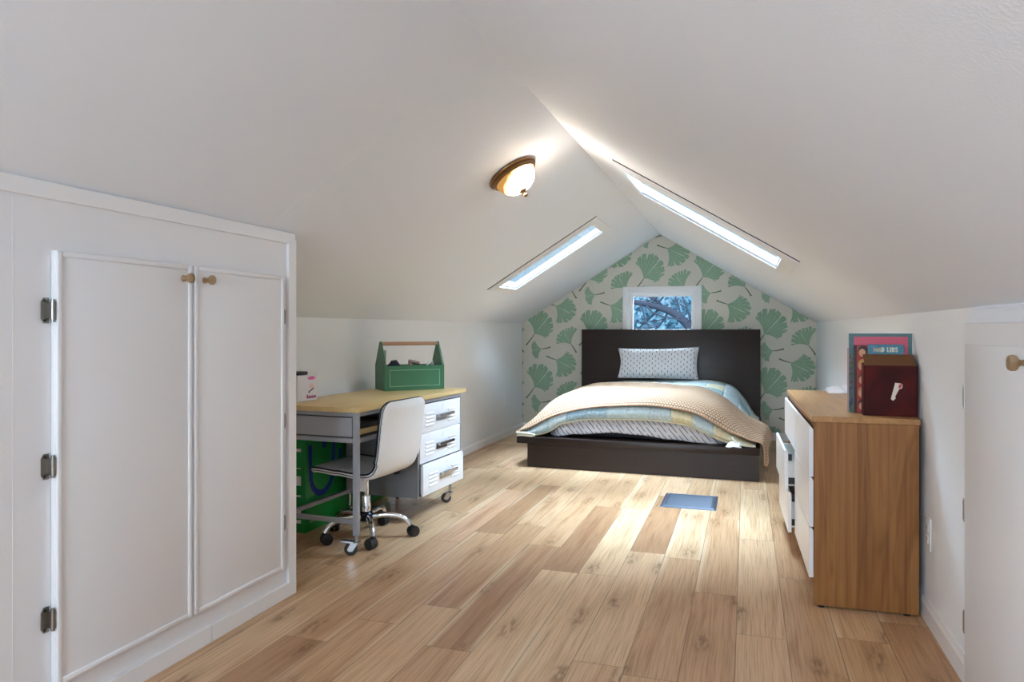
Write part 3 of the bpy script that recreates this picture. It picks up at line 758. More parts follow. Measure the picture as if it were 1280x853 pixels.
# printed cotton: staggered short dashes
def dash_fabric(name, cw, ch, w, h, slant, ink, ground=(226, 226, 232), jit=.25):
    t = NT(name); u, v, _ = t.sep(t.uv())
    u = t.math('ADD', u, t.math('MULTIPLY', v, slant))
    a = t.math('DIVIDE', u, cw); col = t.math('FLOOR', a)
    c = t.math('ADD', t.math('DIVIDE', v, ch), t.math('MULTIPLY', t.math('FLOORED_MODULO', col, 2.), .5)); row = t.math('FLOOR', c)
    rn = t.wn(t.comb(col, row, 1.)); r2 = t.wn(t.comb(row, col, 2.))
    fx = t.math('SUBTRACT', t.math('ADD', t.math('FRACT', a), t.math('MULTIPLY', t.math('SUBTRACT', rn, .5), jit)), .5)
    fy = t.math('SUBTRACT', t.math('FRACT', c), .5)
    m = t.math('MULTIPLY', t.step(t.math('ABSOLUTE', fx), w * 1.25, w * .8), t.step(t.math('ABSOLUTE', fy), h * 1.15, h * .9))
    n = t.noise(t.uv(), 9., 4.)
    return t.bsdf(t.mix(m, ground, t.mix(r2, ink[0], ink[1])), .85, 0, t.bump(n, .25, .01))
M['sheet'] = dash_fabric('dash_print_sheet', .040, .10, .085, .40, .9, ((44, 44, 50), (84, 80, 88)), (214, 213, 220))
M['pillow'] = dash_fabric('dash_print_pillow', .030, .050, .10, .18, .0, ((40, 54, 60), (74, 88, 110)), (228, 229, 235))
# fitted sheet: skirt round the foot and sides of the mattress, turned over the top edge
def perim(f):
    x0, x1, y0, y1, r = -.702, .622, .096, 1.88, .10
    segs = [('l', (x0, y1), (x0, y0 + r)), ('a', (x0 + r, y0 + r), PI), ('l', (x0 + r, y0), (x1 - r, y0)), ('a', (x1 - r, y0 + r), 1.5 * PI), ('l', (x1, y0 + r), (x1, y1))]
    Ls = [math.dist(s[1], s[2]) if s[0] == 'l' else r * PI / 2 for s in segs]; d = f * sum(Ls)
    for s, L in zip(segs, Ls):
        if d <= L + 1e-9:
            k = d / L
            if s[0] == 'l': 
                n = {0: (-1, 0), 2: (0, -1), 4: (1, 0)}[segs.index(s)]
                return (s[1][0] + (s[2][0] - s[1][0]) * k, s[1][1] + (s[2][1] - s[1][1]) * k), n
            a = s[2] + k * PI / 2; return (s[1][0] + r * math.cos(a), s[1][1] + r * math.sin(a)), (math.cos(a), math.sin(a))
        d -= L
    return (x1, y1), (1, 0)
P = []; nf = 150
hemc = [(-.72, .2385), (-.64, .2395), (-.50, .262), (-.18, .288), (0, .280), (.24, .258), (.45, .243), (.58, .2385), (.68, .2385)]
def hem(x):
    for (a, p), (c, q) in zip(hemc, hemc[1:]):
        if a <= x <= c: f = (x - a) / (c - a); f = f * f * (3 - 2 * f); return p + (q - p) * f
    return .2385
for i in range(nf + 1):
    (x, y), n = perim(i / nf); zb = hem(x) if y < .3 else .2385; row = []
    wv = .004 * math.sin(x * 40 + y * 60) + .003 * math.sin(x * 23 - y * 31)
    bulge = .010
    for z, inn in ((zb, -.014), (zb + .02, -.016), (zb + .05, -.012), (.34, -.004), (.375, .004), (.415, .024), (.442, .062), (.453, .12), (.455, .22)):
        z = max(z, zb); row.append((x - n[0] * (inn) + n[0] * wv * (z < .45), y - n[1] * inn + n[1] * wv * (z < .45), z))
    P.append([catmull(row, j / 16 * (len(row) - 1)) for j in range(17)])
b = B(); uv = [[(i / nf * 4.9, p[2] + (0 if j < 13 else j * .02)) for j, p in enumerate(r)] for i, r in enumerate(P)]
b.grid(P, 0, uv)
sh = tag(b.build('fitted_sheet', M['sheet'], smooth=80), 'white sheet printed with black dashes wrapped round the mattress at the foot', 'sheet')
sh.location = BO; sh.rotation_euler = (0, 0, BR); sh.modifiers.new('thickness', 'SOLIDIFY').thickness = .002
# blanket and quilt are draped over; points are (across, z) at a distance from the foot of the platform
blk = [
 (.052, 0, [(-.968, .258), (-.830, .318), (-.68, .390), (-.486, .452), (-.232, .492), (.012, .503), (.25, .494), (.423, .459), (.554, .398), (.676, .325), (.800, .276), (.889, .250), (.900, .10)]),
 (.085, 0, [(-.972, .258), (-.838, .338), (-.70, .413), (-.50, .478), (-.24, .518), (.012, .532), (.25, .524), (.43, .492), (.565, .434), (.69, .352), (.812, .288), (.894, .256), (.910, .105)]),
 (.20, 0, [(-.978, .258), (-.862, .352), (-.745, .447), (-.56, .528), (-.28, .557), (.01, .566), (.25, .560), (.44, .533), (.585, .478), (.715, .385), (.825, .308), (.900, .262), (.920, .125)]),
 (.48, 0, [(-.974, .258), (-.88, .365), (-.775, .475), (-.60, .552), (-.30, .575), (.0, .580), (.25, .574), (.44, .552), (.59, .495), (.735, .388), (.838, .310), (.902, .262), (.918, .165)]),
 (.80, 0, [(-.968, .258), (-.885, .37), (-.785, .48), (-.62, .555), (-.30, .577), (.0, .582), (.22, .578), (.42, .562), (.58, .500), (.735, .376), (.845, .312), (.915, .272), (.945, .185)]),
 (1.18, 1, [(-.962, .258), (-.885, .372), (-.79, .482), (-.62, .558), (-.30, .582), (.0, .583), (.20, .580), (.40, .570), (.565, .500), (.730, .366), (.842, .308), (.922, .270), (.962, .205)]),
]
def stations(data, lift=0., shrink=1.):
    out = []
    for t, sk, pts in data:
        out.append([(x * shrink, t + (sk * (-.28 * x) if sk else 0), z + lift) for x, z in pts])
    return out
def ripple(P, amp):
    for i, r in enumerate(P):
        for j, p in enumerate(r):
            x, y, z = p; z += .010 * math.sin(y * 26 + x * 9) * max(0, min(1, (x - .55) / .2)) * (1 if amp > .0041 else .3) * (1 if z > .26 else 0); q = amp * (math.sin(x * 9 + y * 7) * .5 + math.sin(x * 17 - y * 11 + 1.3) * .3 + math.sin(y * 21 + x * 3) * .25)
            k = 1. if z > .3 else .35; r[j] = (x, y, z + q * k)
    return P
t = NT('tan_moss_knit'); u, v, _ = t.sep(t.uv()); cw = .022
a = t.math('DIVIDE', u, cw); row = t.math('DIVIDE', v, cw * .95)
st = t.math('MULTIPLY', t.math('FLOORED_MODULO', t.math('FLOOR', row), 2.), .5)
fx = t.math('ABSOLUTE', t.math('SUBTRACT', t.math('FRACT', t.math('ADD', a, st)), .5)); fy = t.math('ABSOLUTE', t.math('SUBTRACT', t.math('FRACT', row), .5))
hgt = t.math('SUBTRACT', 1., t.math('SQRT', t.math('ADD', t.math('MULTIPLY', t.math('MULTIPLY', fx, fx), 3.4), t.math('MULTIPLY', t.math('MULTIPLY', fy, fy), 3.8))))
hole = t.step(hgt, .42, .10)
fib = t.noise(t.uv(), 320, 2.)
c = t.mix(t.noise(t.uv(), 5., 2.), (208, 174, 144), (194, 157, 126))
c = t.mix(t.math('MULTIPLY', fib, .3), c, (228, 208, 190))
c = t.mix(t.math('MULTIPLY', hole, .72), c, (104, 72, 48))
M['knit'] = t.bsdf(c, .95, 0, t.bump(hgt, .7, .006), **{'Specular IOR Level': .15})
Pb = ripple(loft(stations(blk), 60, 150), .0045)
b = B(); b.grid(Pb, 0, grid_uv(Pb))
bl = tag(b.build('knit_blanket', M['knit'], smooth=80), 'tan chunky knit blanket draped across the bed and hanging off one corner', 'blanket')
bl.location = BO; bl.rotation_euler = (0, 0, BR)
sm = bl.modifiers.new('thickness', 'SOLIDIFY'); sm.thickness = .010; sm.offset = 1
# rolled hem of the blanket
hm = []
for row in (Pb[0],): hm += row
b = B(); b.tube([(p[0], p[1] - .003, p[2] + .005) for p in Pb[0][::2]], .0065, 8); b.tube([(p[0], p[1] + .002, p[2] + .004) for p in Pb[-1][::2]], .0075, 8)
hb_ = b.build('hem', plain('tan_hem', (182, 146, 116), .95, nscale=200, nstr=.6), bl, smooth=70)
# second fold of blanket hanging beyond the corner
# quilt
def quilt_mat():
    t = NT('patchwork_quilt'); uv = t.mapv(t.uv(), (6.2, 6.2, 6.2)); x, y, _ = t.sep(uv)
    idv = t.comb(t.math('FLOOR', x), t.math('FLOOR', y), 0.); r = t.wn(idv); r2 = t.wn(t.comb(t.math('FLOOR', y), t.math('FLOOR', x), 4.))
    c = t.ramp(r, [(0., (186, 204, 210)), (.2, (150, 178, 192)), (.38, (216, 206, 168)), (.52, (184, 204, 210)), (.72, (214, 220, 216)), (.86, (150, 178, 182)), (1., (202, 194, 162))], 'CONSTANT')
    pt = t.vor(t.uv(), 95., 'Distance'); n = t.noise(t.uv(), 60, 3.)
    c = t.mix(t.math('MULTIPLY', t.step(pt, .45, .15), t.math('ADD', .4, t.math('MULTIPLY', r2, .45))), c, t.mix(t.step(r2, .3, .7), (84, 132, 154), (244, 244, 238)))
    c = t.mix(t.math('MULTIPLY', t.step(n, .52, .66), .4), c, (232, 236, 232))
    fx = t.math('FRACT', x); fy = t.math('FRACT', y)
    seam = t.math('MINIMUM', t.math('MINIMUM', fx, t.math('SUBTRACT', 1., fx)), t.math('MINIMUM', fy, t.math('SUBTRACT', 1., fy)))
    q = t.math('MULTIPLY', t.math('ABSOLUTE', t.math('SINE', t.math('MULTIPLY', x, 2 * PI))), t.math('ABSOLUTE', t.math('SINE', t.math('MULTIPLY', y, 2 * PI))))
    h = t.math('ADD', t.math('MULTIPLY', q, .5), t.step(seam, 0., .08))
    return t.bsdf(c, .9, 0, t.bump(h, .5, .012))
M['quilt'] = quilt_mat()
qb = [
 (.060, 0, [(-.945, .2395), (-.86, .243), (-.76, .256), (-.69, .282), (-.60, .336), (-.49, .368), (-.363, .386), (-.113, .397), (.188, .391), (.363, .369), (.535, .301), (.64, .262), (.74, .2445), (.835, .241)]),
 (.040, 0, [(-.95, .2445), (-.87, .262), (-.77, .292), (-.69, .325), (-.60, .372), (-.49, .405), (-.363, .428), (-.113, .444), (.188, .438), (.363, .412), (.535, .340), (.64, .292), (.74, .258), (.838, .246)]),
 (.070, 0, [(-.95, .246), (-.88, .276), (-.79, .325), (-.70, .375), (-.60, .418), (-.49, .452), (-.363, .475), (-.113, .494), (.188, .486), (.363, .455), (.535, .388), (.64, .328), (.74, .276), (.840, .250)]),
 (.22, 0, [(-.95, .244), (-.885, .295), (-.81, .365), (-.72, .430), (-.62, .480), (-.50, .512), (-.363, .528), (-.113, .542), (.188, .540), (.363, .524), (.535, .482), (.65, .415), (.76, .312), (.845, .250)]),
 (.60, 0, [(-.945, .244), (-.885, .31), (-.82, .392), (-.74, .465), (-.63, .525), (-.50, .545), (-.363, .556), (-.113, .560), (.188, .560), (.363, .545), (.535, .492), (.66, .406), (.77, .312), (.848, .25)]),
 (1.05, 0, [(-.94, .244), (-.885, .315), (-.82, .40), (-.74, .47), (-.63, .53), (-.50, .55), (-.363, .558), (-.113, .563), (.188, .563), (.370, .552), (.540, .494), (.665, .405), (.775, .310), (.852, .25)]),
 (1.42, 0, [(-.93, .244), (-.88, .32), (-.82, .40), (-.74, .475), (-.63, .535), (-.50, .555), (-.363, .565), (-.113, .573), (.188, .583), (.430, .588), (.625, .540), (.735, .415), (.805, .300), (.856, .245)]),
 (1.80, 0, [(-.92, .244), (-.87, .32), (-.81, .40), (-.73, .48), (-.63, .54), (-.50, .56), (-.363, .572), (-.113, .580), (.188, .588), (.420, .590), (.61, .545), (.72, .425), (.80, .300), (.852, .245)]),
]
Pq = ripple(loft(stations(qb), 80, 130), .004)
b = B(); b.grid(Pq, 0, grid_uv(Pq))
qo = tag(b.build('patchwork_quilt', M['quilt'], smooth=80), 'blue and pale yellow patchwork quilt showing beneath the tan knit blanket', 'quilt')
qo.location = BO; qo.rotation_euler = (0, 0, BR); qo.modifiers.new('thickness', 'SOLIDIFY').thickness = .006
b = B(); b.tube([(p[0], p[1] - .002, max(p[2], .245)) for p in Pq[0][::2]], .0055, 8)
b.build('binding', plain('cream_binding', (214, 206, 178), .9), qo, smooth=70)
b = B(); sc_ = [(-.952, .010, .262), (-.90, -.004, .266), (-.83, .002, .258), (-.80, .006, .249), (-.835, .0, .2425), (-.88, -.002, .247), (-.945, .002, .243)]
for k in range(2):
    pts = [catmull(sc_, i / 30 * 6) for i in range(31)]
    b.tube([(p[0], p[1] + .012 * k, p[2] + .004 * k) for p in pts], .005, 8)
b.build('rolled_corner', plain('cream_cotton', (222, 216, 196), .9), qo, smooth=70)
# white tag and tie at the right front corner of the quilt
b = B(); P = [[(.665 + .020 * j - .010 * i * (1 - j * .25), .030 - .012 * i, .272 - .011 * i + .005 * math.sin(j * 2.2 + i)) for j in range(5)] for i in range(4)]
b.grid(P); q = b.build('care_tag', plain('white_tag', (232, 234, 240), .7), qo, smooth=70); q.modifiers.new('thickness', 'SOLIDIFY').thickness = .003
b = B(); b.tube([catmull([(.68, .045, .30), (.70, .03, .275), (.74, .02, .252), (.79, .012, .2435), (.84, .014, .2425)], i / 20 * 4) for i in range(21)], [.009 - .0003 * i for i in range(21)], 8, M=Matrix.Translation((0, 0, .004)))
b.build('rolled_corner', plain('cream_cotton_tie', (222, 218, 200), .9), qo, smooth=70)
# pillow leaning on the headboard
pil = thing('pillow', 'white pillow with a dash print leaning against the dark headboard', 'pillow', tuple(BM @ V((-.085, 1.715, .604))), BR)
pil.rotation_euler = (math.radians(68), 0, BR)
Pf = []; nn = 44; hwp, hhp, tk = .385, .158, .075
for side_ in (1, -1):
    G = []; UVg = []
    for i in range(nn + 1):
        r = []; ru = []
        for j in range(nn + 1):
            u, v = -1 + 2 * i / nn, -1 + 2 * j / nn
            e = 1 - .050 * (1 - v * v) * abs(u) ** 2 - 0; f = 1 - .10 * (1 - u * u) * (v if v > 0 else -v * .25)
            x = hwp * u * (e + .0 * v); y = hhp * v * f + .010 * u * max(v, 0) + hhp
            h = tk * max((1 - u ** 6) * (1 - v ** 4), 0) ** .55 * (1 - .18 * math.sin(3 * u + 2 * v) * .5)
            r.append((x - .018 * max(v, 0) * (u < 0) * abs(u), y, side_ * h + .003 * math.sin(9 * u) * math.sin(7 * v))); ru.append((x, y))
        G.append(r); UVg.append(ru)
    Pf.append((G, UVg))
b = B()
for G, U in Pf: b.grid(G, 0, U)
b.build('cushion', M['pillow'], pil, smooth=80)
b = B(); G = Pf[0][0]; edge = [G[i][0] for i in range(nn)] + [G[nn][j] for j in range(nn)] + [G[i][nn] for i in range(nn, 0, -1)] + [G[0][j] for j in range(nn, 0, -1)]
b.tube([(p[0], p[1], p[2] * .5) for p in edge[::2]], .0035, 6, closed=True); b.build('seam', plain('white_seam', (224, 226, 232), .85), pil, smooth=70)

# ------------------------------------------------------------------ dresser
DR = math.radians(1.2); DD = V((.2495, 3.03, 0))
dr = thing('dresser', 'oak dresser with six white drawer fronts against the right wall', 'dresser', DD, DR)
DW, DL, DH = .374, 1.28, .742
B().box((-.004, -.003, DH - .022), (DW, DL + .003, DH), .0015, 1).build('top_panel', M['oak_top_lit'], dr)
for y in (0, DL - .02): B().box((.004, y, .006), (DW - .004, y + .02, DH - .022), .0015, 1).build('side_panel', M['oak'], dr)
B().box((DW - .012, .02, .04), (DW - .004, DL - .02, DH - .022)).build('back_panel', M['oak'], dr)
B().box((.03, .02, .0), (.044, DL - .02, .10)).build('plinth', M['oak'], dr)
B().box((.008, .02, DH - .05), (.022, DL - .02, DH - .022)).build('front_rail', M['oak'], dr)
B().box((.012, DL / 2 - .009, .10), (DW - .012, DL / 2 + .009, DH - .05)).build('divider', M['oak'], dr)
b = B()
for x, y in ((.03, .01), (.33, .01), (.03, DL - .01), (.33, DL - .01)): b.cyl((x, y, 0), (x, y, .008), .012, n=12)
b.build('foot_glide', M['black'], dr)
for r, (z0, z1) in enumerate(((.505, .700), (.310, .502), (.112, .307))):
    for c, (y0, y1) in enumerate(((.004, DL / 2 - .004), (DL / 2 + .004, DL - .004))):
        out = {(1, 1): .045, (2, 1): .030}.get((r, c), 0.)
        f = B(); f.prism([(-.014 - out, z0), (.002 - out, z0), (.002 - out, z1 - .012), (-.006 - out, z1), (-.014 - out, z1 - .004)], lambda p, q: (p[0], q, p[1]), y0, y1)
        root = f.build('drawer', M['drawer_white'], dr)
        if out:
            q = B()
            for ya, yb in ((y0 + .02, y0 + .032), (y1 - .032, y1 - .02)): q.box((.002 - out, ya, z0 + .02), (.30 - out, yb, z1 - .055))
            q.box((.002 - out, y0 + .032, z0 + .02), (.30 - out, y1 - .032, z0 + .03)); q.build('drawer_box', M['paper'], root)
            q = B(); q.box((.004 - out, y0 + .012, z0 + .03), (.31 - out, y0 + .02, z0 + .06)); q.box((.003 - out, y0 + .010, z1 - .05), (.02 - out, y0 + .034, z1 - .02)); q.build('runner', M['black'], root)

# things on the dresser
BY = 3.10; DT = DH + .0005
def book(name, label, x0, x1, y0, y1, h, cover, spine=None, cat='book'):
    t = thing(name, label, cat, ((x0 + x1) / 2, (y0 + y1) / 2, DT)); hx, hy = (x1 - x0) / 2, (y1 - y0) / 2
    b = B(); b.box((-hx, -hy, 0), (hx, -hy + .0025, h), .0006, 1); b.box((-hx, hy - .0025, 0), (hx, hy, h), .0006, 1); b.box((-hx, -hy + .0024, 0), (-hx + .003, hy - .0024, h), .0006, 1)
    b.build('cover', cover, t); B().box((-hx + .003, -hy + .0025, .003), (hx - .004, hy - .0025, h - .003)).build('pages', M['paper'], t)
    return t, hx, hy
def patch(name, t, pts, y, mat, parent=None, th=.0006):
    b = B(); b.prism(pts, lambda p, q: (p[0], q, p[1]), y - th, y); return b.build(name, mat, parent or t)
rect = lambda x0, x1, z0, z1: [(x0, z0), (x1, z0), (x1, z1), (x0, z1)]
BIGY = 3.222
tl = NT('teal_cover'); tl = tl.bsdf(tl.mix(tl.noise(tl.obj(), 14, 3.), (92, 130, 136), (60, 92, 98)), .4)
t, hx, hy = book('picture_book', 'large teal book with a pink cover panel at the back of the dresser stack', .402, .632, BIGY, BIGY + .016, .321, tl)
patch('pink_panel', t, rect(-hx + .018, hx - .016, .02, .308), -hy, plain('pink_cover_print', (210, 92, 116), .4))
sp = NT('mosaic_edge_print'); sp = sp.bsdf(sp.mix(.86, sp.vor(sp.obj(), 90., 'Color'), (44, 60, 56)), .5)
patch('patterned_strip', t, rect(-hx + .001, -hx + .014, .004, .24), -hy, sp)
t, hx, hy = book('thin_pink_folder', 'thin pink folder edge showing behind the large teal book', .398, .60, BIGY + .018, BIGY + .026, .262, plain('dusty_pink', (196, 150, 160), .6), cat='folder')
FY = 3.198
t, hx, hy = book('red_photo_book', 'dark red book with a column of small faces down its edge', .418, .598, FY, FY + .015, .273, plain('dark_red_cover', (112, 24, 26), .4))
patch('black_strip', t, rect(-hx + .001, -hx + .010, .002, .271), -hy, M['black'])
patch('red_strip', t, rect(-hx + .010, -hx + .052, .002, .271), -hy, plain('bright_red_print', (178, 44, 34), .4))
for k, (z, hair) in enumerate(((.245, (50, 32, 26)), (.19, (206, 160, 84)), (.135, (120, 60, 40)), (.08, (196, 138, 90)), (.03, (70, 40, 32)))):
    cx = -hx + .030
    e = lambda rx, rz, dx=0, dz=0: [(cx + dx + rx * math.cos(a), z + dz + rz * math.sin(a)) for a in [2 * PI * j / 18 for j in range(18)]]
    hp = patch('hair_print', t, e(.0185, .024, .002, .004), -hy - .0006, plain('hair_print_%d' % k, hair, .5), th=.0004)
    patch('face_print', t, e(.012, .016, -.001, -.002), -hy - .001, plain('face_print_%d' % k, (222, 160, 122), .5), hp, .0003)
patch('black_corner', t, rect(hx - .020, hx - .001, .15, .272), -hy, M['black'])
MY = 3.180
t, hx, hy = book('paperback_booklet', 'blue paperback lettered MAD LIBS tucked behind the maroon box', .466, .596, MY, MY + .012, .278, plain('mauve_cover', (118, 108, 134), .4))
tb_ = [(-hx + .001, .236), (hx - .012, .236), (hx - .004, .244), (hx - .004, .268), (hx - .012, .277), (-hx + .001, .277)]
bp = patch('blue_title_band', t, tb_, -hy, plain('title_blue', (66, 128, 150), .4))
def slab_letters(word, x0, z0, h, w, gap, y):
    """slab-serif capitals drawn from bars"""
    b = B(); s = .30
    def bar(a, c, th): 
        (ax, az), (cx_, cz_) = a, c; d = V((cx_ - ax, cz_ - az)); n = V((-d.y, d.x)).normalized() * th / 2
        b.prism([(ax + n.x, az + n.y), (ax - n.x, az - n.y), (cx_ - n.x, cz_ - n.y), (cx_ + n.x, cz_ + n.y)], lambda p, q: (p[0], q, p[1]), y - .0005, y)
    x = x0; tk = h * .24; sf = h * .13
    for ch in word:
        ww = {'M': 1.35, 'I': .62, 'L': .9, ' ': .55, 'A': 1.1}.get(ch, 1.) * w; X = lambda f: x + f * ww; Z = lambda f: z0 + f * h
        ser = lambda f, z, k=.30: bar((X(f) - k * w, Z(z)), (X(f) + k * w, Z(z)), sf)
        if ch == 'M':
            bar((X(.18), Z(0)), (X(.18), Z(1)), tk); bar((X(.82), Z(0)), (X(.82), Z(1)), tk); bar((X(.18), Z(1)), (X(.5), Z(.15)), tk * .9); bar((X(.82), Z(1)), (X(.5), Z(.15)), tk * .9)
            for f in (.18, .82): ser(f, .06, .26); ser(f, .94, .22)
        elif ch == 'A':
            bar((X(.18), Z(0)), (X(.5), Z(1)), tk * .9); bar((X(.82), Z(0)), (X(.5), Z(1)), tk); bar((X(.3), Z(.33)), (X(.7), Z(.33)), sf); ser(.18, .06, .24); ser(.82, .06, .26)
        elif ch in 'DB':
            bar((X(.22), Z(0)), (X(.22), Z(1)), tk); ser(.22, .06, .24); ser(.22, .94, .24)
            for z_a, z_b in (((.06, .94),) if ch == 'D' else ((.06, .5), (.5, .94))):
                pts = [(X(.3) + .55 * ww * math.cos(q), Z((z_a + z_b) / 2) + (z_b - z_a) / 2 * h * math.sin(q)) for q in [-PI / 2 + PI * k / 8 for k in range(9)]]
                for p, q in zip(pts, pts[1:]): bar(p, q, tk * .75)
        elif ch == 'L':
            bar((X(.3), Z(0)), (X(.3), Z(1)), tk); ser(.3, .94); bar((X(.1), Z(.06)), (X(.92), Z(.06)), sf); bar((X(.86), Z(0)), (X(.86), Z(.32)), sf)
        elif ch == 'I':
            bar((X(.5), Z(0)), (X(.5), Z(1)), tk); ser(.5, .06); ser(.5, .94)
        elif ch == 'S':
            pts = [catmull([(.85, .78), (.5, .95), (.18, .75), (.5, .5), (.84, .25), (.5, .05), (.14, .22)], k / 16 * 6) for k in range(17)]
            for p, q in zip(pts, pts[1:]): bar((X(p[0]), Z(p[1])), (X(q[0]), Z(q[1])), tk * .8)
        x += ww + gap
    return b
slab_letters('MAD LIBS', -hx + .020, .247, .020, .0105, .0012, -hy - .0006).build('lettering', plain('cream_print', (236, 228, 204), .5), bp)
b = B()
for x0, x1 in ((.006, .030), (.036, .044), (.056, .074), (.078, .092)): b.prism(rect(-hx + x0, -hx + x1, .222, .229), lambda p, q: (p[0], q, p[1]), -hy - .0005, -hy)
b.build('small_print', M['paper'], t)
# maroon box with tilted brown lid flap
bx = thing('maroon_box', 'open dark maroon cardboard box with a torn white sticker on its front', 'box', (.5355, 3.145, DT))
mr_ = NT('maroon_card'); mr_ = mr_.bsdf(mr_.mix(mr_.step(mr_.noise(mr_.obj(), 9, 2.), .35, .7), (58, 14, 15), (86, 20, 18)), .5, **{'Specular IOR Level': .15})
hx, hy = .0945, .026
b = B(); b.box((-hx, -hy, 0), (hx, -hy + .003, .195), .001, 1); b.box((-hx, hy - .003, 0), (hx, hy, .205), .001, 1)
b.prism([(-hy, 0), (hy, 0), (hy, .205), (-hy, .195)], lambda p, q: (q, p[0], p[1]), -hx, -hx + .003); b.prism([(-hy, 0), (hy, 0), (hy, .205), (-hy, .195)], lambda p, q: (q, p[0], p[1]), hx - .003, hx)
b.box((-hx + .003, -hy + .003, 0), (hx - .003, hy - .003, .004)); b.build('body', mr_, bx)
b = B(); b.prism([(-hy + .002, .1965), (hy - .002, .236), (hy - .002, .2385), (-hy + .002, .199)], lambda p, q: (q, p[0], p[1]), -hx + .004, hx - .004)
b.build('lid_flap', plain('brown_card', (104, 64, 32), .6), bx)
stk = [(.002, .066), (.010, .060), (.019, .070), (.017, .076), (.030, .104), (.041, .110), (.043, .122), (.036, .128), (.017, .130)]
so = patch('torn_sticker', bx, stk, -hy, plain('sticker_white', (228, 216, 204), .5))
patch('sticker_red_print', bx, [(.028, .110), (.034, .108), (.041, .118), (.038, .126), (.031, .124)], -hy - .0007, plain('sticker_red', (190, 60, 60), .5), so)
# white cloth on the dresser
cl = thing('white_cloth', 'crumpled white cloth lying on the dresser behind the books', 'cloth', (.50, 4.24, DT))
P = [[(-.085 + .17 * i / 14, -.13 + .26 * j / 14 + .01 * math.sin(i), .003 + .030 * (math.sin(PI * i / 14) * math.sin(PI * j / 14)) ** .5 * (.75 + .35 * math.sin(i * 1.1 + j * .7) + .2 * math.sin(j * 1.9))) for j in range(15)] for i in range(15)]
b = B(); b.grid(P); so = b.build('folds', plain('white_cotton', (232, 232, 236), .9), cl, smooth=80); so.modifiers.new('thickness', 'SOLIDIFY').thickness = .003

# ------------------------------------------------------------------ outside the far window
struct(B().box((-40, YB + 1.5, -3.1), (40, 60, -3.0)).build('ground', plain('dry_lawn', (96, 104, 84), .9)))
bark = plain('bluish_bark', (66, 70, 84), .9, nscale=20, nstr=.6)
tree = thing('bare_tree', 'bare leaning tree with a thick arching branch outside the far window', 'tree', (.3, 12, -3.0))
OT = V((.3, 12, -3.0)); b = B()
trunk = [(0, 0, 0), (-.15, .05, 1.6), (-.5, 0, 3.1), (-1.13, 0, 4.06), (-1.38, 0, 4.32), (-1.56, 0, 4.41), (-1.77, 0, 4.475), (-2.03, 0, 4.53), (-2.5, .1, 4.62), (-3.2, .2, 4.9)]
pp = [catmull(trunk, i / 50 * (len(trunk) - 1)) for i in range(51)]
b.tube(pp, [.095 - .0013 * i for i in range(51)], 10); tr_o = b.build('trunk', bark, tree, smooth=70)
rt = random.Random(3); b = B()
def twig(p, d, L, r, depth):
    pts = [p]; q = V(p); d = V(d).normalized()
    for k in range(5):
        d = (d + V((rt.uniform(-.3, .3), rt.uniform(-.3, .3), rt.uniform(-.25, .3)))).normalized(); q = q + d * L / 5; pts.append(tuple(q))
    b.tube(pts, [r * (1 - .15 * k) for k in range(6)], 5)
    if depth:
        for k in range(3): twig(pts[rt.randint(1, 5)], d + V((rt.uniform(-1, 1), rt.uniform(-.5, .5), rt.uniform(-.5, 1))), L * .6, r * .55, depth - 1)
for i in range(16, 50, 2): twig(pp[i], (rt.uniform(-.8, .8), rt.uniform(-.5, .5), rt.choice((-1, 1)) * rt.uniform(.4, 1)), rt.uniform(.5, 1.1), .020, 2)
b.build('twigs', bark, tree)
lf = NT('blue_green_foliage'); lf = lf.bsdf(lf.mix(lf.noise(lf.obj(), 6, 2.), (104, 148, 168), (146, 186, 206)), .8)
def leafy(x, y, hgt, rad, label):
    t = thing('leafy_tree', label, 'tree', (x, y, -3.0), 0, 'trees beyond the far window')
    B().cyl((0, 0, 0), (0, 0, hgt * .7), .14, .06, n=8).build('trunk', bark, t)
    b = B(); r = random.Random(int(x * 100) + 5)
    for k in range(2600):
        a, el, rr = r.uniform(0, 2 * PI), r.uniform(-.9, 1.), r.uniform(.25, 1) ** .5
        c = V((rad * rr * math.cos(a) * math.sqrt(max(1 - el * el, .05)), rad * rr * math.sin(a) * math.sqrt(max(1 - el * el, .05)), hgt * .62 + hgt * .42 * el * rr))
        s = r.uniform(.05, .13); e1 = V((r.uniform(-1, 1), r.uniform(-1, 1), r.uniform(-1, 1))).normalized() * s; e2 = V((r.uniform(-1, 1), r.uniform(-1, 1), r.uniform(-1, 1))).normalized() * s
        b.add([tuple(c - e1), tuple(c + e2), tuple(c + e1), tuple(c - e2)], [(0, 1, 2, 3)])
    b.build('crown', lf, t, fix=False)
for x, y, h, r_, lab in ((-2.6, 15, 4.9, 1.2, 'blue-green leafy tree seen at one edge of the far window'), (-2.0, 23.5, 5.6, 2.0, 'blue-green leafy tree seen behind the arching bare branch'), (-.9, 19, 5.0, 1.5, 'blue-green leafy tree seen beside the leaning trunk')):
    leafy(x, y, h, r_, lab)

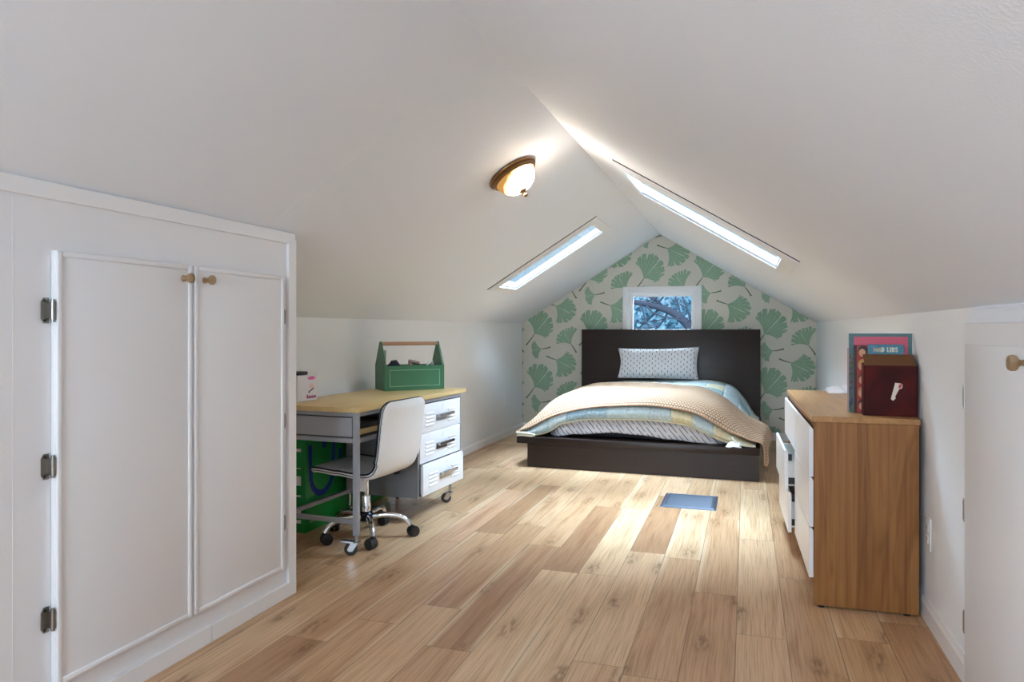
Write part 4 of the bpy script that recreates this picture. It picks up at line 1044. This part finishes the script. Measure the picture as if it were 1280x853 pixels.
# ------------------------------------------------------------------ light
w = bpy.data.worlds.new('sky'); SC.world = w; w.use_nodes = True; nt = w.node_tree; nt.nodes.clear()
wo = nt.nodes.new('ShaderNodeOutputWorld'); bg = nt.nodes.new('ShaderNodeBackground'); tc = nt.nodes.new('ShaderNodeTexCoord'); sx = nt.nodes.new('ShaderNodeSeparateXYZ'); rp = nt.nodes.new('ShaderNodeValToRGB')
nt.links.new(tc.outputs['Generated'], sx.inputs[0]); nt.links.new(sx.outputs[2], rp.inputs[0])
rp.color_ramp.elements[0].position = .0; rp.color_ramp.elements[0].color = (.24, .44, .68, 1)
rp.color_ramp.elements[1].position = .11; rp.color_ramp.elements[1].color = (.45, .57, .65, 1)
nt.links.new(rp.outputs[0], bg.inputs[0]); bg.inputs[1].default_value = .65
nt.links.new(bg.outputs[0], wo.inputs[0])
def light(name, typ, loc, rot, energy, color, **kw):
    l = bpy.data.lights.new(name, typ); l.energy = energy; l.color = color
    for k, v in kw.items(): setattr(l, k, v)
    o = bpy.data.objects.new(name, l); COL.objects.link(o); o.location = loc; o.rotation_euler = rot; return o
light('daylight_sun', 'SUN', (0, 0, 6), (math.radians(20), math.radians(-15), 0), 2.2, (.8, .9, 1.), angle=math.radians(80))
light('daylight_skylight', 'AREA', (.25, 3.85, 3.1), (0, math.radians(16), 0), 235, (.64, .83, 1.), shape='RECTANGLE', size=1.5, size_y=1.3)
light('daylight_skylight', 'AREA', (-2.1, 5.3, 3.1), (0, math.radians(-20), 0), 430, (.64, .83, 1.), shape='RECTANGLE', size=1.5, size_y=1.3)
light('far_window_daylight', 'AREA', (-.81, YB + 1.0, 2.45), (math.radians(-52), 0, 0), 300, (.74, .88, 1.), shape='RECTANGLE', size=1.4, size_y=.8)
light('rear_fill_light', 'AREA', ((RW[0] + RW[1]) / 2, YF - .14, (RW[2] + RW[3]) / 2), (math.radians(90), 0, 0), 50, (.76, .89, 1.), shape='RECTANGLE', size=1.25, size_y=.8)  # added fill light behind the viewpoint, shining through the added rear window
# twin of the visible lamp, added unseen behind the viewpoint to brighten the room
l2 = copy_tree(lamp); l2.location = lp + V((0, -4.3, 0)); l2['label'] = 'added flush bronze ceiling lamp behind the viewpoint for fill light'; l2['group'] = 'ceiling lamps'; lamp['group'] = 'ceiling lamps'

# ------------------------------------------------------------------ camera
cam = bpy.data.cameras.new('camera'); co = bpy.data.objects.new('camera', cam); COL.objects.link(co)
cam.sensor_width = 36; cam.lens = 900 / 1280 * 36; cam.shift_y = -14.5 / 1280; cam.clip_start = .05
co.location = (0, 0, 1.08); co.rotation_euler = (PI / 2, 0, math.atan(292 / 900)); SC.camera = co
vs = SC.view_settings; vs.view_transform = 'Standard'; vs.look = 'None'; vs.exposure = 1.2; vs.gamma = 1.; vs.use_curve_mapping = False
SC.cycles.max_bounces = 12; SC.cycles.diffuse_bounces = 8; SC.cycles.glossy_bounces = 4; SC.cycles.transparent_max_bounces = 12
SC.cycles.use_denoising = True; SC.cycles.caustics_reflective = False; SC.cycles.caustics_refractive = False
